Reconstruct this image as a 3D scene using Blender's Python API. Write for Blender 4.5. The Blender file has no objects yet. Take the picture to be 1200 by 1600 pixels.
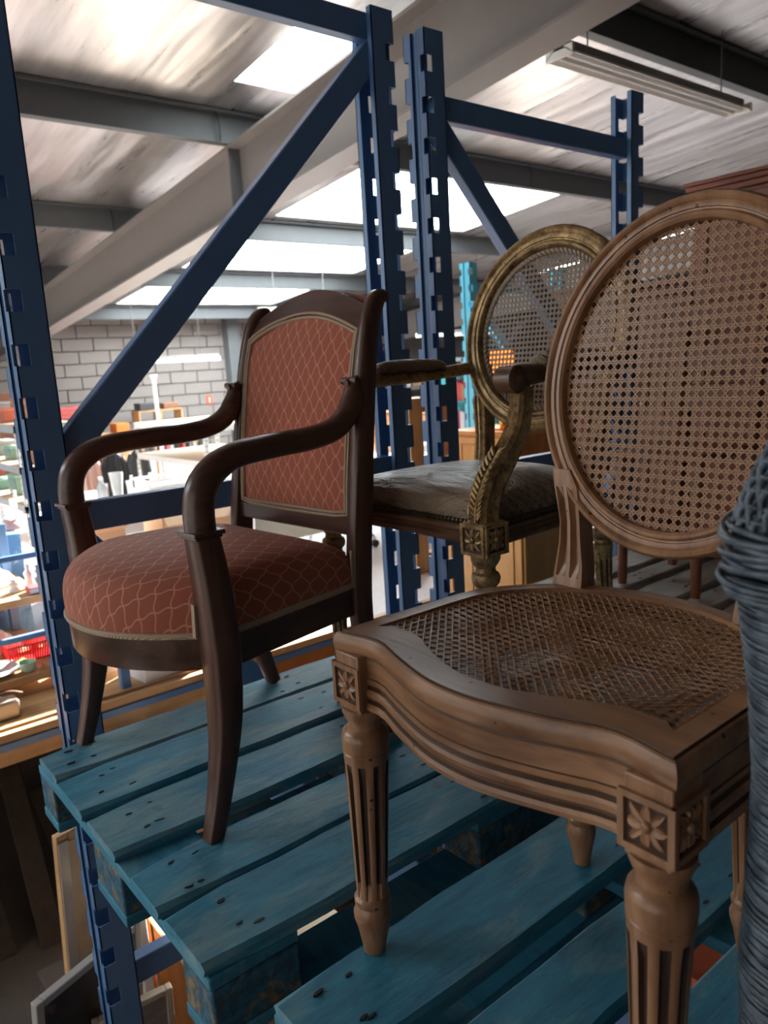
import bpy, bmesh, math, random
from mathutils import Vector, Matrix
random.seed(7)
SC = bpy.context.scene
COL = SC.collection
PI = math.pi

# ------------------------------------------------------------------ camera
cam_d = bpy.data.cameras.new('camera')
cam_d.sensor_fit = 'VERTICAL'; cam_d.sensor_height = 36.0; cam_d.lens = 27.0
cam_d.clip_start = 0.02; cam_d.clip_end = 200
cam = bpy.data.objects.new('camera', cam_d); COL.objects.link(cam)
_r = Vector((0.773241, -0.631428, -0.058284)); _u = Vector((0.162517, 0.108492, 0.980723)); _b = Vector((-0.612933, -0.767807, 0.186508))
cam.matrix_world = Matrix(((_r.x, _u.x, _b.x, 0), (_r.y, _u.y, _b.y, 0), (_r.z, _u.z, _b.z, 2.19), (0, 0, 0, 1)))
cam_d.dof.use_dof = True; cam_d.dof.focus_distance = 1.15; cam_d.dof.aperture_fstop = 6.5
SC.camera = cam

# ------------------------------------------------------------------ world / exposure
SC.view_settings.view_transform = 'Standard'
SC.view_settings.look = 'None'
SC.view_settings.gamma = 1.0
SC.view_settings.use_curve_mapping = False
SC.view_settings.exposure = 0.3
w = bpy.data.worlds.new('world'); SC.world = w; w.use_nodes = True
w.node_tree.nodes['Background'].inputs[0].default_value = (1.0, 0.94, 0.88, 1)
w.node_tree.nodes['Background'].inputs[1].default_value = 1.3
SKY_E = 20.0          # skylight panel strength
sun_d = bpy.data.lights.new('sun', 'SUN'); sun_d.energy = 300.0; sun_d.color = (1.0, .96, .9); sun_d.angle = 0.03
sun = bpy.data.objects.new('sun', sun_d); COL.objects.link(sun); sun.rotation_euler = Vector((4.7, 2.7, 2.8)).to_track_quat('Z', 'Y').to_euler(); sun.location = (8, 8, 8)

# ------------------------------------------------------------------ node helper
class NB:
    def __init__(s, name):
        s.m = bpy.data.materials.new(name); s.m.use_nodes = True
        s.t = s.m.node_tree; s.b = s.t.nodes['Principled BSDF']
    def n(s, ty, **kw):
        x = s.t.nodes.new(ty)
        for k, v in kw.items(): setattr(x, k, v)
        return x
    def put(s, sock, v):
        if hasattr(v, 'bl_idname') or isinstance(v, bpy.types.NodeSocket): s.t.links.new(v, sock)
        else: sock.default_value = v
    def math(s, op, a, b=0.0, c=0.0):
        x = s.n('ShaderNodeMath', operation=op)
        s.put(x.inputs[0], a); s.put(x.inputs[1], b); s.put(x.inputs[2], c)
        return x.outputs[0]
    def coord(s, kind='Object', scale=(1, 1, 1), loc=(0, 0, 0), rot=(0, 0, 0)):
        tc = s.n('ShaderNodeTexCoord'); mp = s.n('ShaderNodeMapping')
        s.t.links.new(tc.outputs[kind], mp.inputs[0])
        mp.inputs['Scale'].default_value = scale; mp.inputs['Location'].default_value = loc; mp.inputs['Rotation'].default_value = rot
        return mp.outputs[0]
    def noise(s, vec, scale=5, detail=3, rough=.55, dist=0.0):
        x = s.n('ShaderNodeTexNoise'); s.t.links.new(vec, x.inputs['Vector'])
        x.inputs['Scale'].default_value = scale; x.inputs['Detail'].default_value = detail
        x.inputs['Roughness'].default_value = rough; x.inputs['Distortion'].default_value = dist
        return x.outputs[0]
    def ramp(s, fac, stops, interp='LINEAR'):
        x = s.n('ShaderNodeValToRGB'); s.t.links.new(fac, x.inputs[0]); cr = x.color_ramp; cr.interpolation = interp
        while len(cr.elements) < len(stops): cr.elements.new(0.5)
        for e, (p, c) in zip(cr.elements, stops):
            e.position = p; e.color = c if len(c) == 4 else (*c, 1)
        return x.outputs[0]
    def mix(s, fac, a, b, blend='MIX'):
        x = s.n('ShaderNodeMix', data_type='RGBA', blend_type=blend)
        s.put(x.inputs[0], fac)
        for i, v in ((6, a), (7, b)):
            if isinstance(v, tuple) and len(v) == 3: v = (*v, 1)
            s.put(x.inputs[i], v)
        return x.outputs[2]
    def bump(s, h, strength=.3, dist=.01):
        x = s.n('ShaderNodeBump'); s.t.links.new(h, x.inputs['Height'])
        x.inputs['Strength'].default_value = strength; x.inputs['Distance'].default_value = dist
        s.t.links.new(x.outputs[0], s.b.inputs['Normal']); return x
    def out(s, col=None, rough=None, metal=None, spec=None):
        for k, v in (('Base Color', col), ('Roughness', rough), ('Metallic', metal), ('Specular IOR Level', spec)):
            if v is None: continue
            if isinstance(v, tuple) and len(v) == 3: v = (*v, 1)
            s.put(s.b.inputs[k], v)
        return s.m

_mc = {}
def cached(f):
    def g(*a):
        k = (f.__name__,) + a
        if k not in _mc: _mc[k] = f(*a)
        return _mc[k]
    return g

@cached
def plain(name, col, rough=.5, metal=0.0, var=.12):
    b = NB(name); v = b.noise(b.coord(), 9, 3)
    c = b.mix(v, tuple(x * (1 - var) for x in col), tuple(min(1, x * (1 + var)) for x in col))
    return b.out(c, rough, metal)

AX = {'x': (.12, 1, 1), 'y': (1, .12, 1), 'z': (1, 1, .12)}
@cached
def wood(name, c1, c2, axis='x', rough=.4, scale=38., holes=0, bump=.12):
    b = NB(name + '_' + axis)
    v = b.coord(scale=AX[axis])
    g = b.noise(v, scale, 5, .62, .5)
    lo = b.noise(b.coord(), 5, 3, .5)
    c = b.mix(b.ramp(g, [(.32, (0, 0, 0)), (.68, (1, 1, 1))]), c1, c2)
    c = b.mix(b.ramp(lo, [(.35, (.62, .62, .62)), (.7, (1.12, 1.1, 1.05))]), (0, 0, 0), c, 'MIX') if False else b.mix(.55, c, b.ramp(lo, [(.35, (.55, .5, .48)), (.65, (1, 1, 1))]), 'MULTIPLY')
    if holes:
        vo = b.n('ShaderNodeTexVoronoi'); b.t.links.new(b.coord(), vo.inputs['Vector']); vo.inputs['Scale'].default_value = 42
        d = b.math('LESS_THAN', vo.outputs['Distance'], .105)
        sx = b.n('ShaderNodeSeparateColor'); b.t.links.new(vo.outputs['Color'], sx.inputs[0])
        d = b.math('MULTIPLY', d, b.math('GREATER_THAN', sx.outputs[0], .72))
        c = b.mix(d, c, (.02, .012, .008))
    b.bump(g, bump, .004)
    return b.out(c, b.math('ADD', b.math('MULTIPLY', g, .18), rough - .09))

def walnut(ax): return wood('walnut', (.050, .022, .015), (.118, .052, .034), ax, .34)
def oakc(ax): return wood('weathered_oak', (.165, .078, .038), (.375, .205, .108), ax, .33, 30., 1, .25)
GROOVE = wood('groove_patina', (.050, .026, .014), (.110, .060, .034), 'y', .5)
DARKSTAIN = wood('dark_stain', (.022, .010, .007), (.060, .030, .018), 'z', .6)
def pine(ax): return wood('pine', (.46, .25, .105), (.62, .38, .18), ax, .55, 22.)
def orangewood(ax): return wood('orange_wood', (.36, .125, .030), (.50, .20, .055), ax, .4, 18.)
def brownwood(ax): return wood('brown_wood', (.12, .045, .02), (.24, .095, .045), ax, .42, 18.)
def palewood(ax): return wood('pale_wood', (.55, .42, .28), (.70, .56, .40), ax, .6, 16.)
def greywood(ax): return wood('grey_wood', (.20, .18, .16), (.36, .33, .29), ax, .75, 26.)

@cached
def pallet_paint(ax, seed=0, wl=0.0):
    b = NB('blue_pallet_paint'); sc = AX[ax]
    v = b.coord(scale=tuple(x * (1 if x == 1 else 1.6) for x in sc), loc=(seed * 3.1, seed * 1.7, seed))
    g = b.noise(v, 42, 6, .65, .4)
    big = b.noise(b.coord(scale=tuple(1 if x == 1 else .45 for x in sc), loc=(seed * 2.3, seed, seed)), 7.5, 5, .62, .6)
    blot = b.noise(b.coord(loc=(seed, seed * 2, 0)), 22, 4, .6)
    c = b.mix(b.ramp(g, [(.3, (0, 0, 0)), (.7, (1, 1, 1))]), (.010, .112, .195), (.028, .215, .320))
    wear = b.math('MULTIPLY', b.ramp(big, [(.53 - wl, (0, 0, 0)), (.69 - wl, (1, 1, 1))]), b.ramp(g, [(.25, (.2, .2, .2)), (.6, (1, 1, 1))]))
    c = b.mix(b.math('MULTIPLY', wear, .62), c, (.205, .285, .275))
    dark = b.math('MULTIPLY', b.ramp(blot, [(.62, (0, 0, 0)), (.74, (1, 1, 1))]), .5)
    c = b.mix(dark, c, (.03, .05, .06))
    line = b.ramp(g, [(.24, (0, 0, 0)), (.32, (1, 1, 1))])
    c = b.mix(b.math('MULTIPLY', b.math('SUBTRACT', 1.0, line), .6), c, (.02, .045, .055))
    b.bump(g, .5, .005)
    return b.out(c, .68)
@cached
def block_paint():
    b = NB('worn_block_paint'); v = b.coord(scale=(1, 1, 1))
    g = b.noise(v, 17, 6, .7, 1.0)
    c = b.mix(b.ramp(g, [(.50, (0, 0, 0)), (.60, (1, 1, 1))]), (.022, .11, .18), (.20, .145, .075))
    c = b.mix(b.ramp(b.noise(v, 60, 4), [(.4, (0, 0, 0)), (.6, (1, 1, 1))]), b.mix(.5, c, (0, 0, 0)), c)
    b.bump(g, .4, .006)
    return b.out(c, .8)
RACKBLUE = None
@cached
def rack_paint():
    b = NB('rack_blue_paint'); v = b.coord()
    g = b.noise(v, 6, 4, .6)
    sc = b.noise(b.coord(scale=(1, 1, .2)), 120, 3, .7)
    c = b.mix(g, (.070, .155, .315), (.098, .205, .40))
    c = b.mix(b.ramp(sc, [(.70, (0, 0, 0)), (.76, (1, 1, 1))]), c, (.10, .14, .2))
    return b.out(c, .38)
STEEL = plain('grey_steel', (.23, .235, .23), .45, .15)
DARKSTEEL = plain('dark_purlin_steel', (.115, .122, .125), .5, .2)
PURLIN = plain('galvanised_purlin', (.062, .067, .071), .5, .1)
WHITE = plain('white_enamel', (.74, .74, .72), .4, 0, .04)
BLACK = plain('black_plastic', (.012, .012, .013), .5)
CARDB = plain('cardboard', (.46, .32, .21), .85)
WHITEC = plain('white_carton', (.78, .76, .76), .7, 0, .04)
NAIL = plain('dark_nail_hole', (.012, .012, .014), .7)

def emission_mat(name, col, strength):
    m = bpy.data.materials.new(name); m.use_nodes = True; t = m.node_tree
    t.nodes.remove(t.nodes['Principled BSDF'])
    e = t.nodes.new('ShaderNodeEmission'); e.inputs[0].default_value = (*col, 1); e.inputs[1].default_value = strength
    t.links.new(e.outputs[0], t.nodes['Material Output'].inputs[0]); return m

# ------------------------------------------------------------------ mesh builder
class MB:
    def __init__(s): s.v = []; s.f = []; s.mi = []; s.uv = {}; s.cur = 0
    def add(s, vs, fs, mi=None):
        o = len(s.v); s.v += [tuple(v) for v in vs]
        for f in fs: s.f.append(tuple(i + o for i in f)); s.mi.append(s.cur if mi is None else mi)
        return o
    def hexa(s, c):            # 8 corners: bottom 0-3 ccw, top 4-7
        s.add(c, [(3, 2, 1, 0), (4, 5, 6, 7), (0, 1, 5, 4), (1, 2, 6, 5), (2, 3, 7, 6), (3, 0, 4, 7)])
    def box(s, x0, y0, z0, x1, y1, z1):
        s.hexa([(x0, y0, z0), (x1, y0, z0), (x1, y1, z0), (x0, y1, z0), (x0, y0, z1), (x1, y0, z1), (x1, y1, z1), (x0, y1, z1)])
    def bar(s, p, q, a, b, up=(0, 0, 1)):   # rectangular bar p->q, size a sideways, b along up
        p = Vector(p); q = Vector(q); d = (q - p).normalized(); u = Vector(up)
        sd = d.cross(u)
        if sd.length < 1e-5: sd = Vector((1, 0, 0))
        sd.normalize(); u = sd.cross(d).normalized(); sd *= a / 2; u *= b / 2
        s.hexa([p - sd - u, p + sd - u, q + sd - u, q - sd - u, p - sd + u, p + sd + u, q + sd + u, q - sd + u])
    def tube(s, pts, rad, seg=10, caps=True, closed=False, up=None):
        P = [Vector(p) for p in pts]; n = len(P)
        if not hasattr(rad, '__len__'): rad = [rad] * n
        u = None; rings = []
        for i in range(n):
            if closed: t = P[(i + 1) % n] - P[i - 1]
            else: t = P[min(i + 1, n - 1)] - P[max(i - 1, 0)]
            t.normalize()
            if u is None:
                u = t.orthogonal() if up is None else Vector(up)
            u = u - t * u.dot(t)
            if u.length < 1e-6: u = t.orthogonal()
            u.normalize(); w_ = t.cross(u)
            r = rad[i]; r = r if hasattr(r, '__len__') else (r, r)
            rings.append([P[i] + u * (r[0] * math.cos(a)) + w_ * (r[1] * math.sin(a)) for a in [2 * PI * k / seg for k in range(seg)]])
        s.loft(rings, closed_u=True, closed_v=closed, caps=caps and not closed)
    def loft(s, rings, closed_u=True, closed_v=False, caps=False, mi=None, strips=None):
        n = len(rings); m = len(rings[0]); vs = [p for r in rings for p in r]; fs = []
        for i in range(n if closed_v else n - 1):
            j = (i + 1) % n
            for k in range(m if closed_u else m - 1):
                l = (k + 1) % m; fs.append((i * m + k, i * m + l, j * m + l, j * m + k))
        if caps:
            fs.append(tuple(reversed(range(m)))); fs.append(tuple(range((n - 1) * m, n * m)))
        s.add(vs, fs, mi)
        if strips:
            base = len(s.mi) - len(fs); per = m if closed_u else m - 1
            for st in strips:
                for k in range(per): s.mi[base + st * per + k] = 1
    def lathe(s, prof, cx=0, cy=0, seg=24, rmod=None, tilt=None, mimod=None):
        rings = []; n = len(prof)
        for (r, z) in prof:
            ox, oy = tilt(z) if tilt else (0, 0)
            rings.append([(cx + ox + (r * (rmod(k / seg, z) if rmod else 1)) * math.cos(2 * PI * k / seg),
                           cy + oy + (r * (rmod(k / seg, z) if rmod else 1)) * math.sin(2 * PI * k / seg), z) for k in range(seg)])
        if mimod is None: s.loft(rings, caps=True)
        else:
            o = len(s.v); s.v += [p for r in rings for p in r]
            for i in range(n - 1):
                for k in range(seg):
                    l = (k + 1) % seg
                    s.f.append((o + i * seg + k, o + i * seg + l, o + (i + 1) * seg + l, o + (i + 1) * seg + k))
                    s.mi.append(mimod((k + .5) / seg, (prof[i][1] + prof[i + 1][1]) / 2))
            s.f.append(tuple(o + k for k in reversed(range(seg)))); s.mi.append(0)
            s.f.append(tuple(o + (n - 1) * seg + k for k in range(seg))); s.mi.append(0)
    def prism(s, poly, d0, d1, axis='y'):   # poly of (a,b); extruded along axis
        def mk(a, b, d): return {'y': (a, d, b), 'x': (d, a, b), 'z': (a, b, d)}[axis]
        n = len(poly); vs = [mk(a, b, d0) for a, b in poly] + [mk(a, b, d1) for a, b in poly]
        fs = [tuple(reversed(range(n))), tuple(range(n, 2 * n))] + [(i, (i + 1) % n, n + (i + 1) % n, n + i) for i in range(n)]
        s.add(vs, fs)
    def ball(s, c, r, seg=10, rings=6):
        r = r if hasattr(r, '__len__') else (r, r, r)
        R = []
        for i in range(1, rings):
            t = PI * i / rings
            R.append([(c[0] + r[0] * math.sin(t) * math.cos(2 * PI * k / seg), c[1] + r[1] * math.sin(t) * math.sin(2 * PI * k / seg), c[2] - r[2] * math.cos(t)) for k in range(seg)])
        s.loft(R, caps=True)
    def build(s, name, mats, parent=None, smooth=True, bevel=0, angle=40, sub=0, uvf=None):
        me = bpy.data.meshes.new(name); me.from_pydata(s.v, [], s.f)
        if not isinstance(mats, (list, tuple)): mats = [mats]
        for m in mats: me.materials.append(m)
        if len(mats) > 1: me.polygons.foreach_set('material_index', s.mi)
        bm = bmesh.new(); bm.from_mesh(me); bmesh.ops.recalc_face_normals(bm, faces=bm.faces); bm.to_mesh(me); bm.free()
        if smooth:
            me.polygons.foreach_set('use_smooth', [True] * len(me.polygons))
            me.set_sharp_from_angle(angle=math.radians(angle))
        if uvf:
            uv = me.uv_layers.new(name='UVMap')
            for l in me.loops: uv.data[l.index].uv = uvf(me.vertices[l.vertex_index].co)
        o = bpy.data.objects.new(name, me); COL.objects.link(o)
        if parent: o.parent = parent
        if bevel:
            b = o.modifiers.new('bevel', 'BEVEL'); b.width = bevel; b.segments = 2; b.limit_method = 'ANGLE'
        if sub:
            sb = o.modifiers.new('sub', 'SUBSURF'); sb.levels = sub; sb.render_levels = sub
        return o

def thing(name, label, cat, loc=(0, 0, 0), rz=0, group=None):
    o = bpy.data.objects.new(name, None); COL.objects.link(o); o.location = loc; o.rotation_euler = (0, 0, rz); o.empty_display_size = .1
    o['label'] = label; o['category'] = cat
    if group: o['group'] = group
    return o
def tag(o, label, cat, group=None):
    o['label'] = label; o['category'] = cat
    if group: o['group'] = group
    return o
def struct(o, label=None):
    o['kind'] = 'structure'
    if label: o['label'] = label
    return o
def dup(root, loc, rz=0, label=None):
    r = root.copy(); COL.objects.link(r); r.location = loc; r.rotation_euler = (0, 0, rz)
    if label: r['label'] = label
    for ch in list(root.children):
        c = ch.copy(); COL.objects.link(c); c.parent = r
        for g in list(ch.children):
            d = g.copy(); COL.objects.link(d); d.parent = c
    return r
def boxo(name, m, x0, y0, z0, x1, y1, z1, parent=None, bevel=.004):
    b = MB(); b.box(x0, y0, z0, x1, y1, z1); return b.build(name, m, parent, bevel=bevel, smooth=True)
def interp(pts, t):
    for (a, b), (c, d) in zip(pts, pts[1:]):
        if t <= c: return b + (d - b) * max(0, (t - a) / (c - a))
    return pts[-1][1]
def smoothpath(pts, n=6):
    P = [Vector(p) for p in pts]; out = []
    for i in range(len(P) - 1):
        p0 = P[max(i - 1, 0)]; p1 = P[i]; p2 = P[i + 1]; p3 = P[min(i + 2, len(P) - 1)]
        for k in range(n):
            t = k / n
            out.append(.5 * ((2 * p1) + (p2 - p0) * t + (2 * p0 - 5 * p1 + 4 * p2 - p3) * t * t + (3 * p1 - p0 - 3 * p2 + p3) * t ** 3))
    out.append(P[-1]); return out

PZ = 1.40      # pallet deck height above the lower floor
DK = 0.90      # raised deck height

# ================================================================== THE SETTING
def roofz(y, off=0.0): return 4.27 + off - .093 * y

@cached
def concrete(name, c1, c2, sc=3.0, rough=.85):
    b = NB(name); v = b.coord()
    g = b.noise(v, sc, 6, .65); f = b.noise(v, sc * 25, 3, .6)
    c = b.mix(g, c1, c2); c = b.mix(.35, c, b.ramp(f, [(.3, (.6, .6, .6)), (.7, (1, 1, 1))]), 'MULTIPLY')
    b.bump(f, .3, .01); return b.out(c, rough)
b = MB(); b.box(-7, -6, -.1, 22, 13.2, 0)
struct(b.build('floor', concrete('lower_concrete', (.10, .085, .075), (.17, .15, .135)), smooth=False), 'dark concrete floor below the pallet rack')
b = MB(); b.box(-7, 3.09, DK - .06, 22, 12.9, DK)
DECK = struct(b.build('floor_deck', concrete('deck_lino', (.50, .44, .43), (.62, .56, .56), 1.2, .55), smooth=False), 'pale pinkish raised floor of the hall')
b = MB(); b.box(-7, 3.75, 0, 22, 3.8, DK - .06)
struct(b.build('underdeck_shade_sheet', concrete('underdeck_shade', (.05, .045, .04), (.08, .07, .065)), smooth=False), 'dark sheet standing in for the shade under the raised floor')  # near-black sheet: darkness of the open space below the deck, put into colour
x = -4.6
while x < 16:       # fascia boards and the front planks of the deck
    L = 1.52
    boxo('plank', pine('x') if x < 1.2 else orangewood('x'), x + .004, 3.052, DK - .125, x + L - .004, 3.088, DK - .045, DECK, .003)
    boxo('plank', pine('x') if x < 1.6 else orangewood('x'), x + .006, 3.050, DK - .034, x + L - .003, 3.088, DK + .001, DECK, .003)
    if x < 1.0:
        for k in range(3):
            boxo('plank', pine('x'), x + .004 + .2 * (k % 2), 3.09 + k * .14, DK + .0005, x + L - .003 + .2 * (k % 2), 3.09 + k * .14 + .136, DK + .012, DECK, .002)
    x += L
b = MB(); b.box(-4.6, 3.044, DK - .046, 16, 3.088, DK - .034); b.box(-4.6, 3.04, DK - .062, 16, 3.046, DK - .034)
b.build('edge_angle', rack_paint(), DECK, smooth=False)['label'] = 'blue steel angle along the deck edge'

# far block wall
MORTAR = concrete('mortar', (.155, .137, .126), (.205, .184, .17), 6)
BLOCK = concrete('grey_block', (.18, .158, .145), (.25, .222, .205), 2.2)
b = MB(); b.box(-7, 12.80, 0, 22, 13.0, 3.4)
WALL = struct(b.build('wall_back', MORTAR, smooth=False), 'grey concrete block wall at the far end')
bm_ = MB(); bm_.box(-.243, -.03, -.093, .243, .03, .093)
blk = None
for r in range(12):
    for k in range(13):
        X = 2.4 + k * .5 + (.25 if r % 2 else 0); Z = DK + .1 + r * .2
        if blk is None:
            blk = bm_.build('block', BLOCK, WALL, bevel=.006); o = blk
        else:
            o = blk.copy(); COL.objects.link(o)
        o.location = (X, 12.785 - random.random() * .006, Z); o.rotation_euler = (0, 0, random.uniform(-.006, .006))
b = MB(); b.box(21.8, -6, 0, 22, 13, 5); struct(b.build('wall_right', BLOCK, smooth=False), 'grey block wall beyond the furniture')
b = MB(); b.box(-7, -3.6, 0, 22, -3.4, 5); struct(b.build('wall_light_block', concrete('light_block_grey', (.16, .14, .13), (.22, .20, .185), 2.0), smooth=False), 'unseen wall added behind the camera to block fill light')  # added out of view to keep light from behind off the chairs
b = MB(); b.box(6.72, 12.55, DK, 6.95, 12.75, 3.3); struct(b.build('trim_1', DARKSTEEL, smooth=False), 'dark steel column against the block wall')

# roof: foil insulation between purlins
@cached
def foil():
    b = NB('silver_foil_insulation')
    g = b.noise(b.coord(scale=(1, .06, 1)), 2.2, 3, .5, .2)
    g2 = b.noise(b.coord(scale=(1, .025, 1)), 9, 4, .65)
    g3 = b.noise(b.coord(scale=(.6, .35, 1)), 1.1, 3, .5)
    h = b.math('ADD', b.math('MULTIPLY', g, .30), b.math('MULTIPLY', g3, .30))
    b.bump(h, .33, .30)
    c = b.mix(b.ramp(g2, [(.3, (0, 0, 0)), (.7, (1, 1, 1))]), (.36, .335, .322), (.57, .535, .52))  # light and dark streaks of the foil's reflections, put into its colour
    return b.out(c, b.math('ADD', b.math('MULTIPLY', g2, .22), .19), .9)
PY = [-1.7, .6, 2.93, 5.14, 7.42, 9.75, 12.12]
prev = -6.0
SKY = [(4.55, 7.3, 5.36, 7.22), (4.55, 7.3, 7.66, 9.55), (4.55, 7.3, 9.98, 11.95), (2.72, 3.35, 3.70, 4.68),
       (-4.6, -2.6, 3.2, 4.95), (-4.6, -2.6, 5.36, 7.22), (-4.6, -2.6, 7.66, 9.55), (11.0, 12.7, 5.36, 7.22), (11.0, 12.7, 7.66, 9.55)]
b = MB()
ys = sorted(set([-6.0, 13.0] + [s[2] for s in SKY] + [s[3] for s in SKY])); xs = sorted(set([-7.0, 22.0] + [s[0] for s in SKY] + [s[1] for s in SKY]))
for i in range(len(xs) - 1):
    for j in range(len(ys) - 1):
        mx, my = (xs[i] + xs[i + 1]) / 2, (ys[j] + ys[j + 1]) / 2
        if any(s[0] < mx < s[1] and s[2] < my < s[3] for s in SKY): continue
        c = [(xs[i], ys[j]), (xs[i + 1], ys[j]), (xs[i + 1], ys[j + 1]), (xs[i], ys[j + 1])]
        b.hexa([(p, q, roofz(q, .2)) for p, q in c] + [(p, q, roofz(q, .26)) for p, q in c])
struct(b.build('ceiling', foil(), smooth=False), 'wrinkled silver foil insulation under the roof')
SKYM = emission_mat('skylight_panel', (.88, .97, 1.0), SKY_E)
_t = SKYM.node_tree; _e = [n_ for n_ in _t.nodes if n_.type == 'EMISSION'][0]; _m = _t.nodes.new('ShaderNodeMixShader'); _tr = _t.nodes.new('ShaderNodeBsdfTransparent'); _m.inputs[0].default_value = .4
_t.links.new(_e.outputs[0], _m.inputs[1]); _t.links.new(_tr.outputs[0], _m.inputs[2]); _t.links.new(_m.outputs[0], _t.nodes['Material Output'].inputs[0])
for k, (x0, x1, y0, y1) in enumerate(SKY):
    b = MB(); c = [(x0, y0), (x1, y0), (x1, y1), (x0, y1)]
    b.hexa([(p, q, roofz(q, .235)) for p, q in c] + [(p, q, roofz(q, .245)) for p, q in c])
    struct(b.build('window_%d' % (k + 1), SKYM, smooth=False), 'bright translucent skylight sheet in the foil roof')
n = 2
for y in PY:
    for (x0, x1) in ((-7, 22),):
        b = MB(); z = roofz(y)
        poly = [(y - .004, z), (y + .07, z), (y + .07, z + .02), (y + .066, z + .02), (y + .066, z + .004), (y, z + .004), (y, z + .2), (y - .07, z + .2), (y - .07, z + .18), (y - .066, z + .18), (y - .066, z + .196), (y - .004, z + .196)]
        b.prism(poly, x0, x1, 'x')
        struct(b.build('trim_%d' % n, PURLIN, smooth=False), 'grey steel purlin crossing under the foil roof'); n += 1
RAFT = plain('painted_rafter_steel', (.215, .197, .187), .42, .1, .08)
for X in (-3.2, 3.0, 10.2):
    b = MB()
    def quadbar(xa, xb, o0, o1):
        ya, yb = -6.0, 12.75
        b.hexa([(xa, ya, roofz(ya, o0)), (xb, ya, roofz(ya, o0)), (xb, yb, roofz(yb, o0)), (xa, yb, roofz(yb, o0)),
                (xa, ya, roofz(ya, o1)), (xb, ya, roofz(ya, o1)), (xb, yb, roofz(yb, o1)), (xa, yb, roofz(yb, o1))])
    quadbar(X - .10, X + .10, -.018, 0); quadbar(X - .10, X + .10, -.48, -.462); quadbar(X - .006, X + .006, -.462, -.018)
    R_ = struct(b.build('trim_%d' % n, RAFT, smooth=False), 'grey steel I-beam rafter sloping down to the far wall'); n += 1
    for y in (5.17, 7.45, 9.78):
        b = MB(); b.box(X - .095, y - .006, roofz(y, -.46), X - .007, y + .006, roofz(y, -.02) if y < 6 else roofz(y, -.30))
        if y < 6: b.build('stiffener_plate', DARKSTEEL, R_, smooth=False)

# ================================================================== PALLET RACK
RP = rack_paint()
def upright(x, outer, y0, y1, ztop, parent):
    """outer=-1: slotted face towards -X, +1: towards +X. x is the outer face."""
    b = MB(); t = .003; D = .078; s = -outer       # s: direction of depth from the outer face
    H = .046; PIT = .1145; z = 0.03
    def bx(xa, xb, ya, yb, za, zb): b.box(min(xa, xb), min(ya, yb), za, max(xa, xb), max(ya, yb), zb)
    segs = []; zz = 0.0; hz = .06
    while hz + H < ztop - .02:
        segs.append((zz, hz)); zz = hz + H; hz += PIT
    segs.append((zz, ztop))
    hs, ho = .031, .020
    for (ya, yb, yn) in ((y0, y0 + t, 1), (y1 - t, y1, -1)):
        bx(x + s * hs, x + s * D, ya, yb, 0, ztop)
        for za, zb in segs: bx(x, x + s * hs, ya, yb, za, zb)
        yl = ya if yn > 0 else yb
        bx(x + s * (D - t), x + s * D, yl, yl + yn * .02, 0, ztop)                     # lip
    m = (y0 + y1) / 2
    for za, zb in segs:
        bx(x, x + s * t, y0, y0 + ho, za, zb); bx(x, x + s * t, y1 - ho, y1, za, zb)
    bx(x, x + s * t, y0 + ho, m - .012, 0, ztop); bx(x, x + s * t, m + .012, y1 - ho, 0, ztop)
    bx(x + s * .008, x + s * .011, m - .013, m + .013, 0, ztop)
    bx(x, x + s * .011, m - .0145, m - .012, 0, ztop); bx(x, x + s * .011, m + .012, m + .0145, 0, ztop)
    bx(x - s * .015, x + s * (D + .02), y0 - .02, y1 + .02, 0, .008)
    return b.build('upright', RP, parent, smooth=False)
def brace(p, q, parent, w_=.042, h=.07):
    b = MB(); b.bar(p, q, w_, h); return b.build('brace', RP, parent, bevel=.004)
FY0, FY1, FYM = 1.80, 1.892, 1.846
F1 = thing('rack_frame', 'blue slotted steel rack frame with diagonal brace behind the red armchair', 'rack frame', (0, 0, 0), 0)
upright(.452, -1, FY0, FY1, 3.17, F1); upright(1.572, 1, FY0, FY1, 3.17, F1)
brace((.52, FYM, 3.125), (1.505, FYM, 3.125), F1)
brace((.535, FYM - .004, 2.03), (1.53, FYM - .004, 3.075), F1)
brace((.52, FYM, 1.882), (1.505, FYM, 1.882), F1)
brace((.535, FYM - .004, 1.835), (1.53, FYM - .004, .72), F1)
brace((.52, FYM, .665), (1.505, FYM, .665), F1)
F2 = thing('rack_frame', 'blue slotted steel rack frame with a diagonal, standing behind the gilded armchair', 'rack frame')
upright(1.690, -1, FY0, FY1, 3.155, F2); upright(2.825, 1, FY0, FY1, 3.155, F2)
brace((1.76, FYM, 2.955), (2.76, FYM, 2.955), F2)
brace((1.765, FYM - .004, 2.90), (2.76, FYM - .004, 1.86), F2)
brace((1.76, FYM, 1.80), (2.76, FYM, 1.80), F2)
brace((1.76, FYM - .004, .70), (2.76, FYM - .004, 1.74), F2)
brace((1.76, FYM, .665), (2.76, FYM, .665), F2)
for X, lb in ((.86, 'blue steel rack beam under the blue pallets, beside the front posts'), (1.42, 'blue steel rack beam under the blue pallets, beside the rear posts'), (1.95, 'blue steel beam under the grey pallet, beside its near end'), (2.62, 'blue steel beam under the grey pallet, beside its far end')):
    b = MB(); b.box(X - .022, -.95, 1.146, X + .022, 1.795, 1.2555)
    tag(b.build('rack_beam', RP, bevel=.005), lb, 'beam')

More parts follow.
